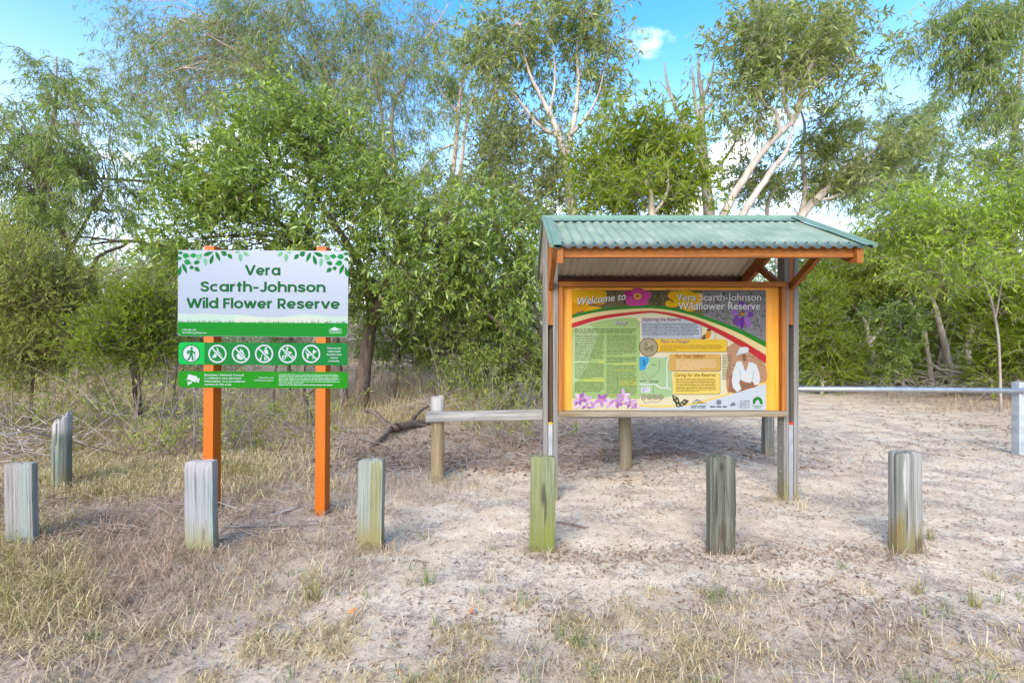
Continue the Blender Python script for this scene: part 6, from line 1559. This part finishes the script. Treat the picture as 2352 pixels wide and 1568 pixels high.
# pebbles on the sand
n = 9000; x, y = scatter(n, 2.0, 6.5, lambda x, y: .15 + .5 * S_(1200, 1600, PX(x, y)), g); m = len(x)
r = g.uniform(.002, .006, m)[:, None]; c = np.stack([x, y, gz(x, y) + .001], 1)
oc = np.array([[1, 0, 0], [-.5, .87, 0], [-.5, -.87, 0], [0, 0, .9]])
v = (c[:, None] + oc[None] * r[:, None, :] * g.uniform(.6, 1.3, (m, 4, 1))).reshape(-1, 3)
f = (np.arange(m)[:, None, None] * 4 + np.array([[0, 1, 3], [1, 2, 3], [2, 0, 3]])[None]).reshape(-1, 3)
m_peb = leaf_mat('grit', [(0, rgb(.10, .08, .065)), (.5, rgb(.25, .20, .165)), (1, rgb(.50, .42, .36))], 0, .9, .2, .1)
o = np_mesh('gravel', v, f, m_peb); tag(o, 'dark grit scattered over the pale sand', None, None, 'stuff')

# undergrowth: thin dead and half-dead stems with a few small leaves, all through the left and middle
g = np.random.default_rng(21)
def dens(x, y):
    px = PX(x, y)
    return (1 - S_(1200, 1290, px)) * S_(5.2, 6.2, y + .9 * (fbm(x, y, .9, vn3) - .5) * 2) * S_(.36, .56, fbm(x + 4, y, .8, vn2)) * (1 - .5 * S_(500, 800, px) * (1 - S_(7, 8.5, y))) * (1 - (S_(760, 810, px) * (1 - S_(1030, 1070, px)) * (1 - S_(7.8, 8.2, y))))
x, y = scatter(2900, 5.6, 14, dens, g, .7); m = len(x)
p0 = np.stack([x, y, gz(x, y) - .02], 1); hh = g.uniform(.3, 1.1, m) * (1 + .35 * S_(7, 11, y))
th = g.uniform(0, 6.28, m); tilt = np.abs(g.normal(0, .8, m))
p2 = p0 + np.stack([np.cos(th) * tilt, np.sin(th) * tilt, np.ones(m)], 1) * hh[:, None]; pm = (p0 + p2) / 2 + g.normal(0, .06, p0.shape) * hh[:, None]
parts = [twig_arrays(p0, pm, p2, g.uniform(.003, .008, m), np.full(m, .0025)) + (1,)]
q = 5; t_ = g.uniform(.25, 1, (m, q, 1)); a = (1 - t_) * p0[:, None] + t_ * p2[:, None]; b = a + unit(g.normal(0, 1, (m, q, 3)) + np.array([0, 0, .5])) * hh[:, None, None] * g.uniform(.15, .45, (m, q, 1))
a, b = a.reshape(-1, 3), b.reshape(-1, 3); b[:, 2] = np.maximum(b[:, 2], gz(b[:, 0], b[:, 1]) + .02)
parts.append(twig_arrays(a, (a + b) / 2, b, np.full(len(a), .0028), np.full(len(a), .0014)) + (1,))
leafy = np.repeat(g.random(m) < .75, q); a2, b2 = a[leafy], b[leafy]; km = 8
t_ = g.uniform(.2, 1.05, (len(a2), km, 1)); pos = (a2[:, None] * (1 - t_) + b2[:, None] * t_).reshape(-1, 3); sc_ = g.uniform(.6, 1.3, len(pos))
v, f = leaf_arrays(pos, unit(g.normal(0, 1, pos.shape) + np.array([0, 0, .3])), .075 * sc_, .016 * sc_, g, .15); parts.append((v, f, 0))
v, f, mi = merge(parts)
o = np_mesh('undergrowth', v, f, [LM['needle_olive'], BK['grey']], None, mi); tag(o, 'tangled olive undergrowth of thin dead stems beneath the trees', None, None, 'stuff')

# brushwood heap behind the shelter
def brush(name, label, cat, cx, d, wx, wy, hh, n, ln, r, mat, seed, px=None):
    g = np.random.default_rng(seed)
    o3 = np.array(gpt((cx - CX) / FX * d, d)); root = None
    x = g.normal(0, wx / 2, n); y = g.normal(0, wy / 2, n)
    X, Y = o3[0] + x, o3[1] + y
    z = gz(X, Y) + hh * np.exp(-(x / wx) ** 2 * 2) * g.random(n) ** 1.3 + .01
    a = np.stack([X, Y, z], 1); L_ = ln * g.uniform(.4, 1.4, n)
    th = g.normal(0, .9, n) + (g.random(n) < .5) * math.pi
    dr = np.stack([np.cos(th), np.sin(th), g.normal(.08, .28, n)], 1) * L_[:, None]
    b = a + dr; b[:, 2] = np.maximum(b[:, 2], gz(b[:, 0], b[:, 1]) + .01)
    md = (a + b) / 2 + g.normal(0, .09, a.shape) * L_[:, None]
    md[:, 2] = np.maximum(md[:, 2], gz(md[:, 0], md[:, 1]) + .01)
    v, f = twig_arrays(a, md, b, r * g.uniform(.5, 1.6, n), np.full(n, r * .4))
    o = np_mesh(name, v - o3, f, mat); o.location = o3
    tag(o, label, cat)
    return o
b = brush('brushwood_heap', 'long heap of dead brushwood on the litter below and behind the notice panel', 'brushwood', 1480, 7.0, 1.7, .8, .22, 700, .5, .0055, BK['twig'], 1)
b = brush('dead_branches', 'tangle of pale dead branches beside the round green post', 'dead branches', 60, 5.6, 1.0, .8, .5, 130, .7, .005, BK['twig'], 2)
b = brush('dead_branches', 'dead twigs heaped under the tea tree trunks behind the pipe barrier', 'dead branches', 2260, 12.0, 1.7, .8, .8, 420, .9, .009, BK['twig'], 3)
b = brush('dead_branches', 'grey twiggy debris in the shade beneath the wattle thicket, behind the fence rail', 'dead branches', 1000, 9.2, 1.0, .7, .30, 170, .6, .006, BK['twig'], 4)

def stick(name, label, cat, pts, mat, sides=7, seed=0, side_pts=()):
    o3 = np.array(gpx(pts[0][0], pts[0][1]))
    root = None
    def conv(q):
        out = []
        for x, y, r, up in q:
            w_ = gpx(x, y, up); out.append((w_.x, w_.y, w_.z + r * .6, r))
        return out
    g = np.random.default_rng(seed)
    vv, ff = [], []
    for q in [pts] + list(side_pts):
        p = smooth_path(conv(q), 5)
        v, f = tube_arrays(p[:, :3] - o3, np.maximum(p[:, 3], .001), sides, True, .08, seed)
        b_ = len(vv); vv += v; ff += [tuple(i + b_ for i in t_) for t_ in f]
    if not side_pts:
        o = mesh_obj(name, vv, ff, mat, None, True)
    else:
        o = mesh_obj(name, vv, ff, mat, None, True)
    o.location = o3
    return tag(o, label, cat)
stick('fallen_branch', 'dark fallen branch with upturned crooked arms, beside the fence\'s end post', 'branch',
  [(1000, 975, .05, .0), (950, 985, .06, .03), (900, 1000, .055, .06), (878, 990, .04, .14), (862, 985, .035, .22), (838, 985, .02, .26)], BK['dark'], 9, 4,
  [[(900, 1000, .045, .06), (870, 1020, .03, .02), (850, 1030, .02, .0)], [(940, 985, .04, .05), (965, 975, .03, .20), (985, 970, .02, .26)], [(920, 995, .03, .05), (915, 1005, .02, .16), (905, 1010, .012, .22)]])
stick('stick', 'short brown stick lying on the sand beside the mossy bollard', 'stick', [(1278, 1203, .010, 0), (1305, 1206, .011, 0), (1344, 1213, .009, 0)], BK['dark'], 7, 1)
stick('thin_stick', 'long thin straight stick lying between the blue-grey and the teal bollard', 'stick', [(508, 1216, .006, .01), (620, 1214, .006, .012), (730, 1209, .006, .014), (820, 1205, .005, .012)], BK['grey'], 6, 2)
stick('stick', 'bleached white stick lying on the litter between the orange posts', 'stick', [(622, 1190, .008, 0), (650, 1184, .016, .004), (690, 1172, .008, .008)], BK['white'], 7, 3)
stick('stick', 'bleached forked stick on the verge of straw close to the camera', 'stick', [(1602, 1486, .004, .004), (1640, 1500, .006, .004), (1678, 1518, .003, .004)], BK['white'], 6, 5, [[(1640, 1500, .004, .004), (1665, 1503, .002, .006)]])
stick('stick', 'pale dead branch slanting up from the grass behind the first orange post', 'stick', [(532, 1045, .028, .0), (518, 1020, .022, .06), (512, 985, .016, .22)], BK['pale'], 7, 6)
# a few single fallen leaves large enough to pick out
def fallen(label, px, py, ln, ang, col, seed):
    g = np.random.default_rng(seed); o3 = gpx(px, py, .012)
    d_ = np.array([[math.cos(ang), math.sin(ang), .25]]); v, f = leaf_arrays(np.zeros((1, 3)), unit(d_), np.array([ln]), np.array([ln * .36]), g, .2)
    o = np_mesh('fallen_leaf', v, f, col); o.location = o3; tag(o, label, 'leaf')
m_red = plain('red_dead_leaf', rgb(.42, .10, .04), rough=.6); m_or = plain('orange_dead_leaf', rgb(.45, .18, .05), rough=.6)
fallen('orange-red fallen leaf standing in the straw below the mossy bollard', 1078, 1412, .055, 1.3, m_or, 1)
fallen('red fallen leaf on the verge near the bottom edge, below the orange signposts', 921, 1556, .05, 2.0, m_red, 2)
fallen('orange fallen leaf lying on the bare patch before the teal bollard', 795, 1412, .06, .3, m_or, 3)
fallen('reddish fallen leaf on the mound beside the mossy bollard\'s shelter post', 1768 - 466, 1072, .05, .4, m_red, 4)
# single grass tufts on the sand
tuft_list = [(2140, 1240, .19, 26, .5, 'dry tuft with upright blades beside the grey streaked bollard', m_olive), (1850, 1170, .17, 14, .4, 'thin brown tuft at the foot of the shelter\'s outer post', m_straw),
  (2103, 1358, .15, 20, .6, 'small upright tuft on the sand in front of the grey streaked bollard', m_olive), (1775, 1348, .11, 16, .6, 'small pale tuft on the sand in front of the dark bollard', m_straw),
  (2235, 1385, .17, 30, .6, 'spiky tuft on the sand, lower of two by the photo\'s edge', m_olive), (1650, 1370, .10, 40, 1.2, 'flattened green tuft on the sand below the dark bollard', m_gras),
  (2290, 1330, .11, 44, 1.6, 'broad flattened brown tuft on the sand toward the photo\'s edge', m_straw), (715, 1380, .26, 34, .8, 'largest green tuft with tall seed stalks, below the teal bollard', m_olive),
  (985, 1345, .16, 34, .6, 'green tuft on bare ground between teal and mossy bollards', m_gras), (1000 + 135, 1330, .2, 8, .3, 'few thin pale stalks standing before the mossy bollard', m_straw), (1995, 1362, .08, 30, 1.2, 'low round brown tuft on the sand', m_straw),
  (1440, 1085, .16, 60, 1.2, 'grey twiggy tuft at the foot of the brown fence post', m_strawd)]
for i, (px, py, h_, n, bd, lab, mt) in enumerate(tuft_list):
    g = np.random.default_rng(300 + i); o3 = gpx(px, py)
    w_ = .05 if bd > 1 else .02
    pos = np.stack([g.normal(0, w_, n), g.normal(0, w_ * .7, n), np.full(n, -.012)], 1)
    v, f = blades(pos, h_ * g.uniform(.4, 1.1, n), g.uniform(bd * .3, bd * 1.5, n), .0042 * g.uniform(.7, 1.3, n), g)
    o = np_mesh('grass_tuft', v, f, mt); o.location = o3
    tag(o, lab, 'grass tuft', 'single grass tufts on the sand')
